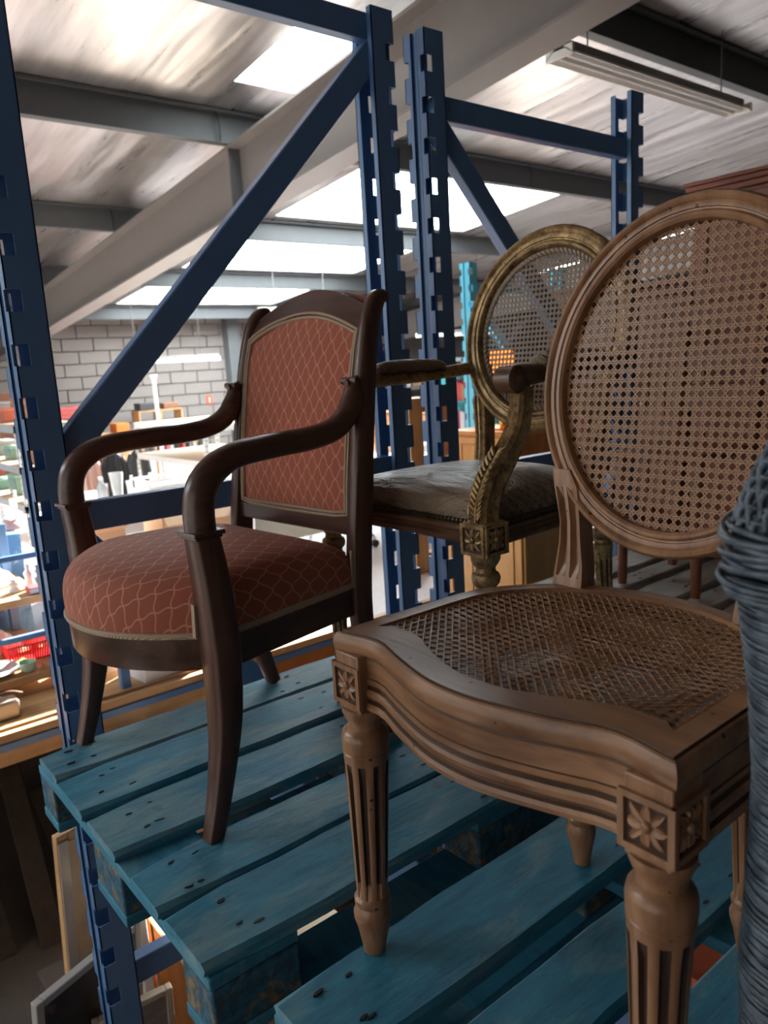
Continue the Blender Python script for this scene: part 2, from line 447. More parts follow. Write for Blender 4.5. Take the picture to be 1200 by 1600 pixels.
# ================================================================== PALLETS
def pallet(x0, y0, boards, name, label, mats, zt=PZ, L=1.2, W_=.8, seed=0, nails=True):
    T = thing(name, label, 'pallet', (x0, y0, zt - .144))
    h = .144; rr = random.Random(seed)
    for i, (a, c) in enumerate(boards):
        b = MB(); dx = rr.uniform(-.004, .004)
        n_ = 12; r0 = []; wob = [rr.uniform(-.003, .003) for _ in range(n_ + 1)]; wob2 = [rr.uniform(-.003, .003) for _ in range(n_ + 1)]
        ch = .006
        rings = []
        for k in range(n_ + 1):
            X = dx + L * k / n_; ya = a - y0 + wob[k]; yb = c - y0 + wob2[k]; e = .010 if k in (0, n_) else 0
            zt_ = h - rr.uniform(0, .0015) - (.003 if e else 0)
            rings.append([(X, ya + e, h - .022), (X, yb - e, h - .022), (X, yb - e * .5, zt_ - ch), (X, yb - ch - e, zt_), (X, ya + ch + e, zt_), (X, ya + e * .5, zt_ - ch)])
        b.loft(rings, caps=True)
        B = b.build('board', mats[0](i + seed), T, angle=25)
        if nails:
            nb = MB()
            for X in (.06, .095, L / 2 - .03, L / 2 + .03, L - .1, L - .06):
                for f in (.25, .72):
                    yy = a - y0 + (c - a) * (f + rr.uniform(-.08, .08)); xx = X + rr.uniform(-.02, .02); l = rr.uniform(.005, .0095); w2 = rr.uniform(.0015, .0028)
                    a_ = rr.uniform(-.3, .3)
                    pts = [(xx + l * math.cos(t) * math.cos(a_) - w2 * math.sin(t) * math.sin(a_), yy + l * math.cos(t) * math.sin(a_) + w2 * math.sin(t) * math.cos(a_)) for t in [2 * PI * q / 8 for q in range(8)]]
                    nb.prism(pts, h - .003, h + .0006, 'z')
            o = nb.build('nail_dents', NAIL, B, smooth=False); o['kind'] = 'stuff'
    for X in (.0, L / 2 - .0725, L - .145):
        boxo('stringer', mats[1], X, .003, h - .043, X + .145, W_ - .003, h - .0225, T, .003)
    for Y in (.0, W_ / 2 - .0725, W_ - .10):
        wy = .145 if 0 < Y < W_ / 2 else .1
        for X in (.0, L / 2 - .0725, L - .145):
            boxo('block', mats[2], X + .001, Y + .002, .0225, X + .144, Y + wy - .002, h - .0435, T, .004)
        boxo('skid', mats[1], 0, Y, 0, L, Y + wy, .022, T, .003)
    return T
pb = lambda s: pallet_paint('x', s % 5, .02)
pb1 = lambda s: pallet_paint('x', s % 5, (.0, .02, .04, .12, .10, .17)[s % 6])
b1 = [(.887, 1.036), (1.042, 1.172), (1.229, 1.384), (1.405, 1.570), (1.575, 1.712)]
pallet(.355, .887, b1, 'blue_pallet', 'worn blue painted wooden pallet under the red armchair', (pb1, pallet_paint('y', 2), block_paint()), W_=.825, seed=1)
b2 = [(-.02, .125), (.165, .27), (.315, .437), (.478, .588), (.636, .784)]
pallet(.392, -.02, b2, 'blue_pallet', 'worn blue painted wooden pallet under the cane dining chair', (pb, pallet_paint('y', 3), block_paint()), W_=.805, seed=3)
gb = lambda s: greywood('x')
b3 = [(.98, 1.12), (1.15, 1.25), (1.285, 1.43), (1.465, 1.56), (1.60, 1.745)]
pallet(1.78, .98, b3, 'grey_pallet', 'bare grey wooden pallet behind the cane chair', (gb, greywood('y'), greywood('z')), W_=.765, seed=5)

# ================================================================== CHAIR MATERIALS
@cached
def red_fabric():
    b = NB('red_net_fabric'); tc = b.n('ShaderNodeTexCoord'); sp = b.n('ShaderNodeSeparateXYZ')
    b.t.links.new(tc.outputs['UV'], sp.inputs[0])
    u = b.math('MULTIPLY', sp.outputs[0], 1 / .035); v = b.math('MULTIPLY', sp.outputs[1], 1 / .047)
    A = b.math('ADD', u, v); B = b.math('SUBTRACT', u, v)
    def line(p, q):
        p = b.math('ADD', p, b.math('MULTIPLY', b.math('SINE', b.math('MULTIPLY', q, 2 * PI)), .055))
        fr = b.math('ABSOLUTE', b.math('SUBTRACT', b.math('FRACT', p), .5))
        return b.math('LESS_THAN', fr, .042)
    ln = b.math('MAXIMUM', line(A, B), line(B, A))
    nz = b.noise(b.coord('UV'), 900, 2, .6)
    ln = b.math('MULTIPLY', ln, b.math('ADD', b.math('MULTIPLY', nz, .7), .35))
    lo = b.noise(b.coord('UV'), 7, 3)
    c = b.mix(lo, (.300, .070, .034), (.385, .098, .050))
    c = b.mix(nz, b.mix(.25, c, (.1, .03, .02)), c)
    c = b.mix(ln, c, (.56, .27, .18))
    b.bump(b.math('ADD', nz, b.math('MULTIPLY', ln, .8)), .25, .001)
    b.b.inputs['Sheen Weight'].default_value = .12; b.b.inputs['Sheen Roughness'].default_value = .5
    return b.out(c, .8)
GIMP = None
@cached
def gimp_mat():
    b = NB('beige_gimp_braid'); v = b.coord()
    wv = b.n('ShaderNodeTexWave', wave_type='BANDS', bands_direction='DIAGONAL'); b.t.links.new(v, wv.inputs['Vector']); wv.inputs['Scale'].default_value = 160
    c = b.mix(wv.outputs['Fac'], (.30, .215, .15), (.50, .38, .27)); b.bump(wv.outputs['Fac'], .5, .002); return b.out(c, .85)
GIMP = gimp_mat()

def rect_sweep(b, pts, sizes, ax1, ax2, ch=.12):
    """sweep a chamfered rectangle along pts; sizes (a along ax1, c along ax2) per point"""
    rings = []
    for p, (a, c) in zip(pts, sizes):
        p = Vector(p); k = min(a, c) * ch; A = Vector(ax1); C = Vector(ax2); a /= 2; c /= 2
        rings.append([p + A * s + C * t for s, t in ((-a + k, -c), (a - k, -c), (a, -c + k), (a, c - k), (a - k, c), (-a + k, c), (-a, c - k), (-a, -c + k))])
    b.loft(rings, caps=True)

# ================================================================== RED ARMCHAIR
CA = thing('armchair', 'dark walnut armchair with scrolled arms and red net-patterned upholstery', 'chair', (.69, 1.44, PZ + .001), math.radians(4.5))
for s in (1, -1):
    # front leg with square post up to the collar
    b = MB()
    path = smoothpath([(-.214, s * .272, 0), (-.188, s * .270, .09), (-.166, s * .268, .20), (-.160, s * .267, .33), (-.164, s * .266, .45), (-.172, s * .265, .535)], 5)
    sz = [(interp([(0, .030), (.1, .037), (.22, .047), (.35, .053), (.45, .050), (.535, .046)], p.z), interp([(0, .030), (.1, .038), (.22, .052), (.33, .060), (.45, .054), (.535, .047)], p.z)) for p in path]
    rect_sweep(b, path, sz, (1, 0, 0), (0, 1, 0), .10)
    L_ = b.build('leg', walnut('z'), CA, angle=50)
    b = MB(); b.box(-.201, s * .265 - .029, .533, -.143, s * .265 + .029, .541); b.box(-.197, s * .265 - .0255, .528, -.147, s * .265 + .0255, .5335)
    b.build('collar', walnut('x'), L_, bevel=.0015)
    # arm
    b = MB()
    P_ = smoothpath([(-.173, s * .265, .538), (-.172, s * .264, .575), (-.160, s * .262, .612), (-.128, s * .259, .640), (-.08, s * .254, .655), (.01, s * .243, .661), (.09, s * .233, .663), (.155, s * .225, .672), (.195, s * .219, .692), (.218, s * .216, .722), (.229, s * .214, .757)], 5)
    b.tube(P_, [(interp([(.0, .0265), (.2, .0265), (.45, .0225), (.75, .023), (.9, .023), (1, .015)], i / (len(P_) - 1)),) * 2 for i in range(len(P_))], 16, up=(0, 1, 0))
    A_ = b.build('armrest', walnut('x'), CA, angle=60)
    b = MB(); b.tube([(.208, s * .2145, .760), (.262, s * .2145, .772)], .0075, 10); b.tube([(.220, s * .2145 - .022, .764), (.220, s * .2145 + .022, .764)], .0075, 10)
    b.build('ring', walnut('y'), A_)
    # rear leg running up into the scrolled back stile
    b = MB()
    P_ = smoothpath([(.262, s * .214, 0), (.228, s * .216, .12), (.206, s * .217, .28), (.212, s * .217, .42), (.228, s * .216, .55), (.246, s * .214, .68), (.266, s * .211, .80), (.288, s * .208, .885), (.312, s * .206, .925), (.335, s * .205, .930)], 5)
    sz = [(interp([(0, .028), (.12, .038), (.3, .048), (.6, .046), (.85, .036), (1, .022)], min(1, i / (len(P_) - 1))), .030) for i in range(len(P_))]
    rings = []
    for i, p in enumerate(P_):
        t = (P_[min(i + 1, len(P_) - 1)] - P_[max(i - 1, 0)]).normalized(); nx = Vector((t.z, 0, -t.x))
        a, c = sz[i][0] / 2, sz[i][1] / 2; k = .007 if p.z > .6 else .003
        rings.append([p + nx * u + Vector((0, 1, 0)) * v for u, v in ((-a + k, -c), (a - k * .4, -c), (a, -c + k * .4), (a, c - k * .4), (a - k * .4, c), (-a + k, c), (-a, c - k), (-a, -c + k))])
    b.loft(rings, caps=True)
    b.build('rear_leg', walnut('z'), CA, angle=50)
# seat outline
def a_out(t):      # t 0..1 along front from y=+ to y=- ; bowed
    y = .235 - .47 * t
    return (-.175 - .115 * (1 - (abs(y) / .235) ** 2.2), y)
front = [a_out(k / 24) for k in range(25)]
outl = [(-.135, .262)] + [(-.16, .250)] + front[1:-1] + [(-.16, -.250)] + [(-.135, -.262)] + [(-.06, -.254), (.02, -.243), (.10, -.2325), (.160, -.2250), (.183, -.2215), (.190, -.214), (.191, -.18), (.191, -.09), (.191, 0), (.191, .09), (.191, .18), (.190, .214), (.183, .2215), (.160, .2250), (.10, .2325), (.02, .243), (-.06, .254)]
# rails
b = MB(); rings = []
for (x, y) in [( -.15, .245)] + front[1:-1] + [(-.15, -.245)]:
    rings.append([(x + .03, y * .97, .288), (x + .002, y, .288), (x, y, .292), (x - .002, y, .346), (x + .03, y * .97, .346)])
b.loft(rings, closed_u=True, caps=True); b.build('seat_rail', walnut('y'), CA, angle=40)
for s in (1, -1):
    b = MB(); b.hexa([(-.15, s * .232, .286), (-.15, s * .262, .286), (.2, s * .219, .286), (.2, s * .189, .286), (-.15, s * .232, .348), (-.15, s * .262, .348), (.2, s * .219, .348), (.2, s * .189, .348)])
    b.build('seat_rail', walnut('x'), CA, bevel=.003)
boxo('seat_rail', walnut('y'), .185, -.2, .286, .215, .2, .348, CA, .003)
# upholstered seat: rings shrinking towards the crown
def seat_rings():
    R = []
    C0 = Vector((-.01, 0))
    lev = [(1.0, .344, 0), (1.010, .350, 0), (1.018, .364, 0), (1.022, .385, 0), (1.017, .408, 0), (.995, .428, 0), (.955, .443, 0), (.88, .455, 0), (.74, .463, 0), (.56, .470, 0), (.35, .474, 0), (.15, .476, 0)]
    for sc_, z, _ in lev:
        r = []
        for (x, y) in outl:
            q = C0 + (Vector((x, y)) - C0) * sc_
            if x > .1 : q.x = min(q.x, .19 if sc_ > .9 else q.x)
            zz = z - (.022 * max(0, min(1, (q.x - .02) / .17)) if sc_ > .2 else .002) + 0.0
            r.append((q.x, q.y, zz if z > .36 else z))
        R.append(r)
    return R
R = seat_rings(); b = MB(); b.loft(R, closed_u=True); b.add([(0, 0, .4755)], []); n_ = len(R[0]); o0 = (len(R) - 1) * n_
for k in range(n_): b.f.append((o0 + k, o0 + (k + 1) % n_, len(b.v) - 1)); b.mi.append(0)
def uv_seat(co):
    rr_ = math.hypot(co.x + .01, co.y) + 1e-6; drop = max(0, .46 - co.z) * .9; k = 1 + drop / rr_
    return ((co.y) * k * .80, (co.x + .01) * k * .80)
b.build('seat_cushion', red_fabric(), CA, angle=180, sub=1, uvf=uv_seat)
b = MB()
def band(pts, z0, z1, off=.003, tk=.004):
    rings = []
    for i, (x, y) in enumerate(pts):
        t = Vector(pts[min(i + 1, len(pts) - 1)]) - Vector(pts[max(i - 1, 0)]); nrm = Vector((-t.y, t.x)).normalized()
        if nrm.dot(Vector((x, y))) < 0: nrm = -nrm
        a = Vector((x, y)) + nrm * (off - .004); c = Vector((x, y)) + nrm * (off + tk)
        rings.append([(a.x, a.y, z0), (c.x, c.y, z0 + .002), (c.x + nrm.x * .002, c.y + nrm.y * .002, (z0 + z1) / 2), (c.x, c.y, z1 - .002), (a.x, a.y, z1)])
    b.loft(rings, closed_u=True, caps=True)
band([(-.158, .243)] + front[1:-1] + [(-.158, -.243)], .346, .360)
for s in (1, -1):
    band([(-.132, s * .262), (.02, s * .243), (.186, s * .2215)], .347, .361)
    b.bar((-.184, s * .238, .352), (-.184, s * .243, .412), .010, .014, (1, 0, 0))
    b.bar((-.130, s * .263, .352), (-.127, s * .265, .42), .012, .008, (0, 1, 0))
    b.bar((.184, s * .224, .352), (.186, s * .226, .425), .010, .006, (0, 1, 0))
b.build('gimp_trim', GIMP, CA)
# back: lean of the panel plane
def bx_(z): return interp([(.4, .205), (.55, .222), (.68, .240), (.80, .260), (.9, .287), (.96, .312)], z)
b = MB()          # lower rail
rect_sweep(b, [(bx_(.468) + .004, y, .468) for y in (-.205, .205)], [(.024, .038)] * 2, (1, 0, 0), (0, 0, 1), .1)
b.build('back_rail', walnut('y'), CA)
b = MB(); N_ = 20; rings = []        # arched crest
for k in range(N_ + 1):
    y = -.198 + .396 * k / N_; u = (y / .2) ** 2
    zt = .963 - .055 * u ** .9; zl = .905 - .045 * u
    xt, xl = bx_(zt), bx_(zl)
    rings.append([(xl - .006, y, zl), (xl - .010, y, zl + .006), (xt - .012 + .012, y, zt - .008), (xt + .004, y, zt), (xt + .018, y, zt - .003), (xl + .016, y, zl)])
b.loft(rings, caps=True); b.build('crest_rail', walnut('y'), CA, angle=50)
b = MB(); rings = []                  # fabric panel, slightly pillowed
for j in range(15):
    f = j / 14; r = []
    for k in range(17):
        y = -.196 + .392 * k / 16; zt = .913 - .05 * (y / .2) ** 2; z = .485 + (zt - .485) * f
        puff = .017 * (1 - (abs(y) / .2) ** 4) * (1 - abs(2 * f - 1) ** 5)
        r.append((bx_(z) - .004 - puff, y, z))
    rings.append(r)
b.loft(rings, closed_u=False); b.build('back_panel', red_fabric(), CA, angle=180, uvf=lambda co: (co.y, co.z))
b = MB(); rings = []
for j in range(8):
    z = .455 + .5 * j / 7; rings.append([(bx_(z) + .017, y, z - .03 * (y / .2) ** 2 * (j / 7)) for y in (-.2, -.1, 0, .1, .2)])
b.loft(rings, closed_u=False); b.build('back_cloth', plain('dull_red_back_cloth', (.2, .06, .04), .85), CA)
b = MB()
lp = [(-.190, z) for z in [.495 + .37 * k / 8 for k in range(9)]] + [(-.19 + .38 * k / 16, .908 - .05 * ((-.19 + .38 * k / 16) / .2) ** 2) for k in range(17)] + [(.190, z) for z in [.865 - .37 * k / 8 for k in range(9)]] + [(.19 - .38 * k / 10, .490) for k in range(1, 10)]
for off in (-.0042, .0042):
    pts = []
    for (y, z) in lp:
        cy, cz = 0, .69; d = Vector((y - cy, z - cz)).normalized() * off
        puff = .017 * (1 - min(1, abs(y) / .2) ** 4) * (1 - min(1, abs(2 * (z - .485) / .42 - 1)) ** 5)
        pts.append((bx_(z) - .008 - puff, y + d.x, z + d.y))
    b.tube(pts, [(.0042, .0035)] * len(pts), 6, closed=True)
b.build('gimp_trim', GIMP, CA)

# ================================================================== CANE
@cached
def cane_mat(name, c1, c2):
    b = NB(name); v = b.coord(); g = b.noise(v, 70, 3); g2 = b.noise(v, 400, 2)
    c = b.mix(g, c1, c2); c = b.mix(.4, c, b.ramp(g2, [(.35, (.5, .45, .4)), (.65, (1, 1, 1))]), 'MULTIPLY'); return b.out(c, .36)
CANE = cane_mat('honey_cane', (.220, .098, .038), (.335, .168, .074))
CANE2 = cane_mat('aged_cane', (.19, .125, .075), (.30, .21, .135))
def clip_line(poly, p, d):
    """parameter intervals of the line p+t*d inside the polygon"""
    ts = []; n = len(poly)
    for i in range(n):
        a = poly[i]; c = poly[(i + 1) % n]; ex, ey = c[0] - a[0], c[1] - a[1]
        den = d[0] * ey - d[1] * ex
        if abs(den) < 1e-12: continue
        t = ((a[0] - p[0]) * ey - (a[1] - p[1]) * ex) / den; u = ((a[0] - p[0]) * d[1] - (a[1] - p[1]) * d[0]) / den
        if 0 <= u < 1: ts.append(t)
    ts.sort(); return list(zip(ts[::2], ts[1::2]))
def cane_panel(poly, fmap, pitch=.0127, sw=.0023, seg=1, th=.0010):
    b = MB(); xs = [p[0] for p in poly]; ys = [p[1] for p in poly]
    x0, x1, y0, y1 = min(xs), max(xs), min(ys), max(ys)
    def strand(p, d, wd, lay):
        for (ta, tb) in clip_line(poly, p, d):
            if tb - ta < .004: continue
            nx, ny = -d[1] * wd / 2, d[0] * wd / 2; rings = []
            for k in range(seg + 1):
                t = ta + (tb - ta) * k / seg; X, Y = p[0] + d[0] * t, p[1] + d[1] * t
                rings.append([fmap(X - nx, Y - ny, lay), fmap(X + nx, Y + ny, lay), fmap(X + nx * .6, Y + ny * .6, lay + th), fmap(X - nx * .6, Y - ny * .6, lay + th)])
            b.loft(rings, caps=True)
    def span(lo, hi): return range(int(math.floor(lo / pitch)) - 1, int(math.ceil(hi / pitch)) + 2)
    for k in span(x0, x1):
        for o in (-.0013, .0013): strand((k * pitch + o, 0), (0, 1), sw, .0)
    for k in span(y0, y1):
        for o in (-.0013, .0013): strand((0, k * pitch + o), (1, 0), sw, .0001)
    q = math.sqrt(.5)
    for k in span(x0 + y0, x1 + y1): strand(((k + .5) * pitch, 0), (-q, q), sw * .95, .0004)
    for k in span(x0 - y1, x1 - y0): strand(((k + .5) * pitch, 0), (q, q), sw * .95, .0005)
    return b
def ellipse(a, c, n=48): return [(a * math.cos(2 * PI * k / n), c * math.sin(2 * PI * k / n)) for k in range(n)]
def oval_frame(b, a, c, prof, fmap, n=72):
    """prof: list of (inward offset, front depth); swept around an ellipse a x c"""
    rings = []
    for k in range(n):
        t = 2 * PI * k / n; x, y = a * math.cos(t), c * math.sin(t); nx, ny = math.cos(t) / a, math.sin(t) / c; l = math.hypot(nx, ny); nx /= l; ny /= l
        rings.append([fmap(x - nx * o, y - ny * o, d) for o, d in prof])
    b.loft(rings, closed_u=True, closed_v=True)
def fluted_leg(b, cx, cy, prof, z0, z1, nf=9, depth=.26, tilt=None, seg=72):
    def rm(u, z):
        if z0 < z < z1:
            e = min(1, (z - z0) / .012, (z1 - z) / .012); w_ = (u * nf) % 1; g = max(0, 1 - abs(w_ - .5) / .27)
            return 1 - depth * e * min(1, g * 1.8)
        return 1
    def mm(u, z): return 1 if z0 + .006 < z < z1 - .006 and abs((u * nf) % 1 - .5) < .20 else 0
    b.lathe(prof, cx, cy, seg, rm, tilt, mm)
def densify(prof, z0, z1, n=14):
    out = []
    for (r, z), (r2, z2) in zip(prof, prof[1:]):
        out.append((r, z)); m = max(1, int(abs(z2 - z) / .02))
        for k in range(1, m): out.append((r + (r2 - r) * k / m, z + (z2 - z) * k / m))
    out.append(prof[-1]); return out
def rosette(parent, m1, m2, c, size, face):
    """square carved flower; face 'x-' or 'y-' ..."""
    ax = {'x-': ((0, -1, 0), (-1, 0, 0)), 'x+': ((0, 1, 0), (1, 0, 0)), 'y-': ((1, 0, 0), (0, -1, 0)), 'y+': ((-1, 0, 0), (0, 1, 0))}[face]
    U, Nn, V = Vector(ax[0]), Vector(ax[1]), Vector((0, 0, 1)); c = Vector(c)
    def P(u, v, d): return c + U * u + V * v + Nn * d
    b = MB(); h = size / 2; f = size * .115
    for (u0, v0, u1, v1) in ((-h, -h, h, -h + f), (-h, h - f, h, h), (-h, -h + f, -h + f, h - f), (h - f, -h + f, h, h - f)):
        b.hexa([P(u0, v0, 0), P(u1, v0, 0), P(u1, v0, .0045), P(u0, v0, .0045), P(u0, v1, 0), P(u1, v1, 0), P(u1, v1, .0045), P(u0, v1, .0045)])
    r = h - f
    b.add([P(-r, -r, .0006), P(r, -r, .0006), P(r, r, .0006), P(-r, r, .0006)], [(0, 1, 2, 3)], 1)
    for k in range(8):                       # petals, the four straight ones larger
        t = k * PI / 4 + PI / 2; big = k % 2 == 0; L = r * (.92 if big else 1.12); wd = r * (.30 if big else .20)
        d, e = (math.cos(t), math.sin(t)), (-math.sin(t), math.cos(t)); rings = []
        for q, ww, hh in ((.20, .45, .0026), (.42, .95, .0038), (.66, 1.0, .0042), (.86, .70, .0034), (.99, .15, .0014)):
            m = L * q; rings.append([P(d[0] * m + e[0] * s * wd * ww, d[1] * m + e[1] * s * wd * ww, hgt) for s, hgt in ((-1, .0006), (-.75, hh), (-.25, hh * .55), (.25, hh * .55), (.75, hh), (1, .0006))])
        b.loft(rings, closed_u=False)
    R = []
    for q, hh in ((1, .001), (.9, .0045), (.55, .006), (.1, .0062)): R.append([P(r * .26 * q * math.cos(2 * PI * k / 12), r * .30 * q * math.sin(2 * PI * k / 12), hh) for k in range(12)])
    b.loft(R, caps=True)
    return b.build('rosette', [m1, m2], parent, angle=50)

# ================================================================== CANE DINING CHAIR
CC = thing('dining_chair', 'carved oak dining chair with round cane back and cane seat', 'chair', (.73, .545, PZ + .001))
def c_front(y):
    u = abs(y) / .24; return -.200 - .030 * math.exp(-(u / .42) ** 2.4) + .012 * math.exp(-((u - .72) / .17) ** 2)
def c_outline(n=28):
    L = [(c_front(.24 - .48 * k / n), .24 - .48 * k / n) for k in range(n + 1)]
    L += [(-.2 + .2 * k / 5, -.24 + .002 * k / 5) for k in range(1, 5)]
    L += [(.2 * math.sin(a), -.238 * math.cos(a)) for a in [PI * k / 28 for k in range(0, 29)]]
    L += [(-.2 * k / 5, .238 + .002 * k / 5) for k in range(1, 5)]
    return L
CO = c_outline()
def offs(P, d, corner=None):
    out = []; n = len(P)
    for i in range(n):
        a = Vector(P[i - 1]); p = Vector(P[i]); c = Vector(P[(i + 1) % n]); e1 = (p - a).normalized(); e2 = (c - p).normalized()
        n1 = Vector((-e1.y, e1.x)); n2 = Vector((-e2.y, e2.x)); m = (n1 + n2)
        m = m / max(.35, m.length_squared / 2) ; m = m * .5 * 2 / 2
        q = p + m * d; out.append((q.x, q.y))
    return out
sgn = 1 if sum(CO[i - 1][0] * CO[i][1] - CO[i][0] * CO[i - 1][1] for i in range(len(CO))) > 0 else -1
def inw(d): return offs(CO, d * sgn)
# inner opening of the cane
def c_inner(p):
    x, y = p
    t = max(0, min(1, (abs(y) - .10) / .14)); wx = .040 + .030 * t ** 2
    return None
FR = []
for d, z in ((.026, .4475), (.0205, .458), (.011, .459), (.0095, .456), (.0075, .456), (.004, .458), (.0, .454), (-.0015, .447), (.0, .440), (.004, .436), (.006, .4345)):
    FR.append([(x, y, z) for x, y in inw(d)])
b = MB()
CI = []
for (x, y) in CO:        # hand-made inner edge: wide front rail, narrower elsewhere
    if x < -.17 and abs(y) < .2395: q = (x + .043 + .022 * (abs(y) / .24) ** 3, y * .865)
    else:
        v = Vector((x, y)); k = .865 if x > -.05 else .865; q = (max(x * .86, -.150), y * .868)
    CI.append(q)
top = [[(x, y, .4425) for x, y in CI], [(x, y, .459) for x, y in CI]]
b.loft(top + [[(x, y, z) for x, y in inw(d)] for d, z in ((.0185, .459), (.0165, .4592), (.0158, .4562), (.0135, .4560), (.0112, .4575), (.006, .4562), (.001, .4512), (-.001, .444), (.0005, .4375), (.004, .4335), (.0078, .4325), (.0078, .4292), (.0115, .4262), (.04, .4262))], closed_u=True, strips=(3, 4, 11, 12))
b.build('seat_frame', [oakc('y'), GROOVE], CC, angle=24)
# apron under the frame with its mouldings; lower edge of the front follows the curve
b = MB(); ap = [(.0105, .4270), (.0105, .404), (.0068, .4030), (.0068, .3985), (.0092, .3950), (.0115, .3910), (.0065, .3890), (.0025, .3850), (.0025, .3795), (.0075, .3765), (.0125, .3748), (.0125, .3725), (.0045, .3705), (.0008, .3660), (.0020, .3610), (.010, .3588), (.03, .3588)]
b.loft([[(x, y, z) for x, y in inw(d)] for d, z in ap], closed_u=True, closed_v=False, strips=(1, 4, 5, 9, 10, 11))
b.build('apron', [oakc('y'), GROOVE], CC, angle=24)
cpoly = [(x, y) for x, y in CI]
def seat_map(x, y, d):
    r = min(1, ((x - .0) / .19) ** 2 + (y / .21) ** 2); return (x, y, .4545 - .016 * (1 - r) + d)
cp = cane_panel(cpoly, seat_map, seg=5); o = cp.build('cane_seat', CANE, CC, smooth=False); o['kind'] = 'stuff'
PROF = [(.0150, 0), (.0165, .010), (.0215, .036), (.0262, .052), (.0268, .060), (.0235, .068), (.0222, .072), (.0248, .076), (.0248, .082), (.0212, .086), (.0295, .283), (.0308, .2955), (.0295, .297), (.0295, .2985), (.0310, .300), (.0316, .316), (.0300, .323), (.0262, .327), (.0225, .330), (.0225, .337), (.0262, .344), (.0295, .352), (.0295, .3585)]
def legc(s): return (-.176, s * .214)
for s in (1, -1):
    cx, cy = legc(s)
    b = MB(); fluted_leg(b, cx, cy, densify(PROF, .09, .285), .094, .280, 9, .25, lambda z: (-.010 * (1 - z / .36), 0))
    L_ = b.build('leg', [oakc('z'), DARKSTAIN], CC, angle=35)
    b = MB(); h = .0235
    b.box(cx - h, cy - h, .356, cx + h, cy + h, .434)
    b.build('corner_block', oakc('z'), L_, bevel=.002)
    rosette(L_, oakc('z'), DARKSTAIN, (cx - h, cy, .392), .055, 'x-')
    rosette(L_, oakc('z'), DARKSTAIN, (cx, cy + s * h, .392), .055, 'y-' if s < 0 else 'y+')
    # rear legs
    cx, cy = .158, s * .132
    b = MB(); fluted_leg(b, cx, cy, densify([(r * .86, z) for r, z in PROF], .09, .285), .094, .280, 8, .25, lambda z: (.012 * (1 - z / .36), 0))
    b.build('leg', [oakc('z'), DARKSTAIN], CC, angle=35)
LEAN = math.tan(math.radians(10)); CB = math.cos(math.atan(LEAN))
def bmap(u, v, d):     # u across (y), v up along the leaning plane measured as z offset from the oval centre, d forward
    z = .750 + v; return (.160 + (z - .46) * LEAN - d, u, z + d * LEAN)
b = MB(); oval_frame(b, .214, .232, [(0, .0), (-.0005, .008), (.003, .0135), (.008, .015), (.0115, .0125), (.0125, .0100), (.0155, .0108), (.0195, .0105), (.0205, .0080), (.0225, .0078), (.026, .0125), (.030, .0132), (.0335, .0100), (.0345, .001), (.0345, -.012), (.026, -.018), (.008, -.018), (.001, -.012)], bmap)
b.build('back_frame', oakc('z'), CC, angle=40)
cp = cane_panel(ellipse(.181, .199), lambda u, v, d: bmap(u, v, d - .002)); o = cp.build('cane_back', CANE, CC, smooth=False); o['kind'] = 'stuff'
for s in (1, -1):       # short stiles carrying the round back
    b = MB(); rings = []
    for z, w_, yc in ((.36, .050, .136), (.43, .050, .136), (.472, .050, .136), (.490, .047, .136), (.52, .038, .138), (.55, .035, .1415), (.58, .038, .149), (.60, .040, .155), (.625, .030, .166)):
        x = .160 + (z - .46) * LEAN; a, c = w_ / 2, s * yc; g = .010 if .485 < z < .60 else 0.0
        pr = [(-1, .014), (-.80, .0155), (-.62, .0155 - g), (-.30, .0155 - g), (-.14, .0155), (.14, .0155), (.30, .0155 - g), (.62, .0155 - g), (.80, .0155), (1, .014), (1, -.016), (-1, -.016)]
        rings.append([(x - d, c + u * a, z) for u, d in pr])
    b.loft(rings, caps=True); b.build('stile', oakc('z'), CC, angle=35)

# ================================================================== GILDED ARMCHAIR
@cached
def gilt():
    b = NB('aged_gilding'); v = b.coord(); g = b.noise(v, 26, 5, .65); f = b.noise(v, 110, 4, .6)
    c = b.mix(b.ramp(g, [(.36, (0, 0, 0)), (.62, (1, 1, 1))]), (.17, .098, .045), (.47, .325, .145))
    c = b.mix(b.ramp(f, [(.30, (1, 1, 1)), (.48, (0, 0, 0))]), c, (.085, .048, .025))
    b.bump(f, .3, .002)
    return b.out(c, b.math('ADD', b.math('MULTIPLY', f, .25), .28), .5)
@cached
def taupe():
    b = NB('taupe_satin'); v = b.coord(scale=(1, .5, 1)); g = b.noise(v, 9, 5, .6, 1.2); f = b.noise(b.coord(), 300, 2)
    sp = b.n('ShaderNodeSeparateXYZ'); tc = b.n('ShaderNodeTexCoord'); b.t.links.new(tc.outputs['Object'], sp.inputs[0])
    u = b.math('MULTIPLY', sp.outputs[0], 1 / .030); w_ = b.math('MULTIPLY', sp.outputs[2], 1 / .026)
    pat = b.math('ADD', b.math('MULTIPLY', b.math('SINE', b.math('MULTIPLY', u, 2 * PI)), b.math('SINE', b.math('MULTIPLY', w_, 2 * PI))), b.math('MULTIPLY', b.math('COSINE', b.math('MULTIPLY', b.math('ADD', u, w_), 4 * PI)), .4))
    side = b.math('MULTIPLY', b.math('LESS_THAN', sp.outputs[1], -.165), b.ramp(pat, [(.45, (0, 0, 0)), (.55, (1, 1, 1))]))
    c = b.mix(g, (.170, .118, .074), (.320, .235, .155)); c = b.mix(b.math('MULTIPLY', side, .7), c, (.06, .048, .03))
    b.bump(b.math('ADD', g, b.math('MULTIPLY', f, .05)), 1.0, .06)
    return b.out(c, .40)
RUBWOOD = wood('rubbed_brown_gilt', (.055, .025, .014), (.17, .085, .038), 'y', .35)
G = gilt()
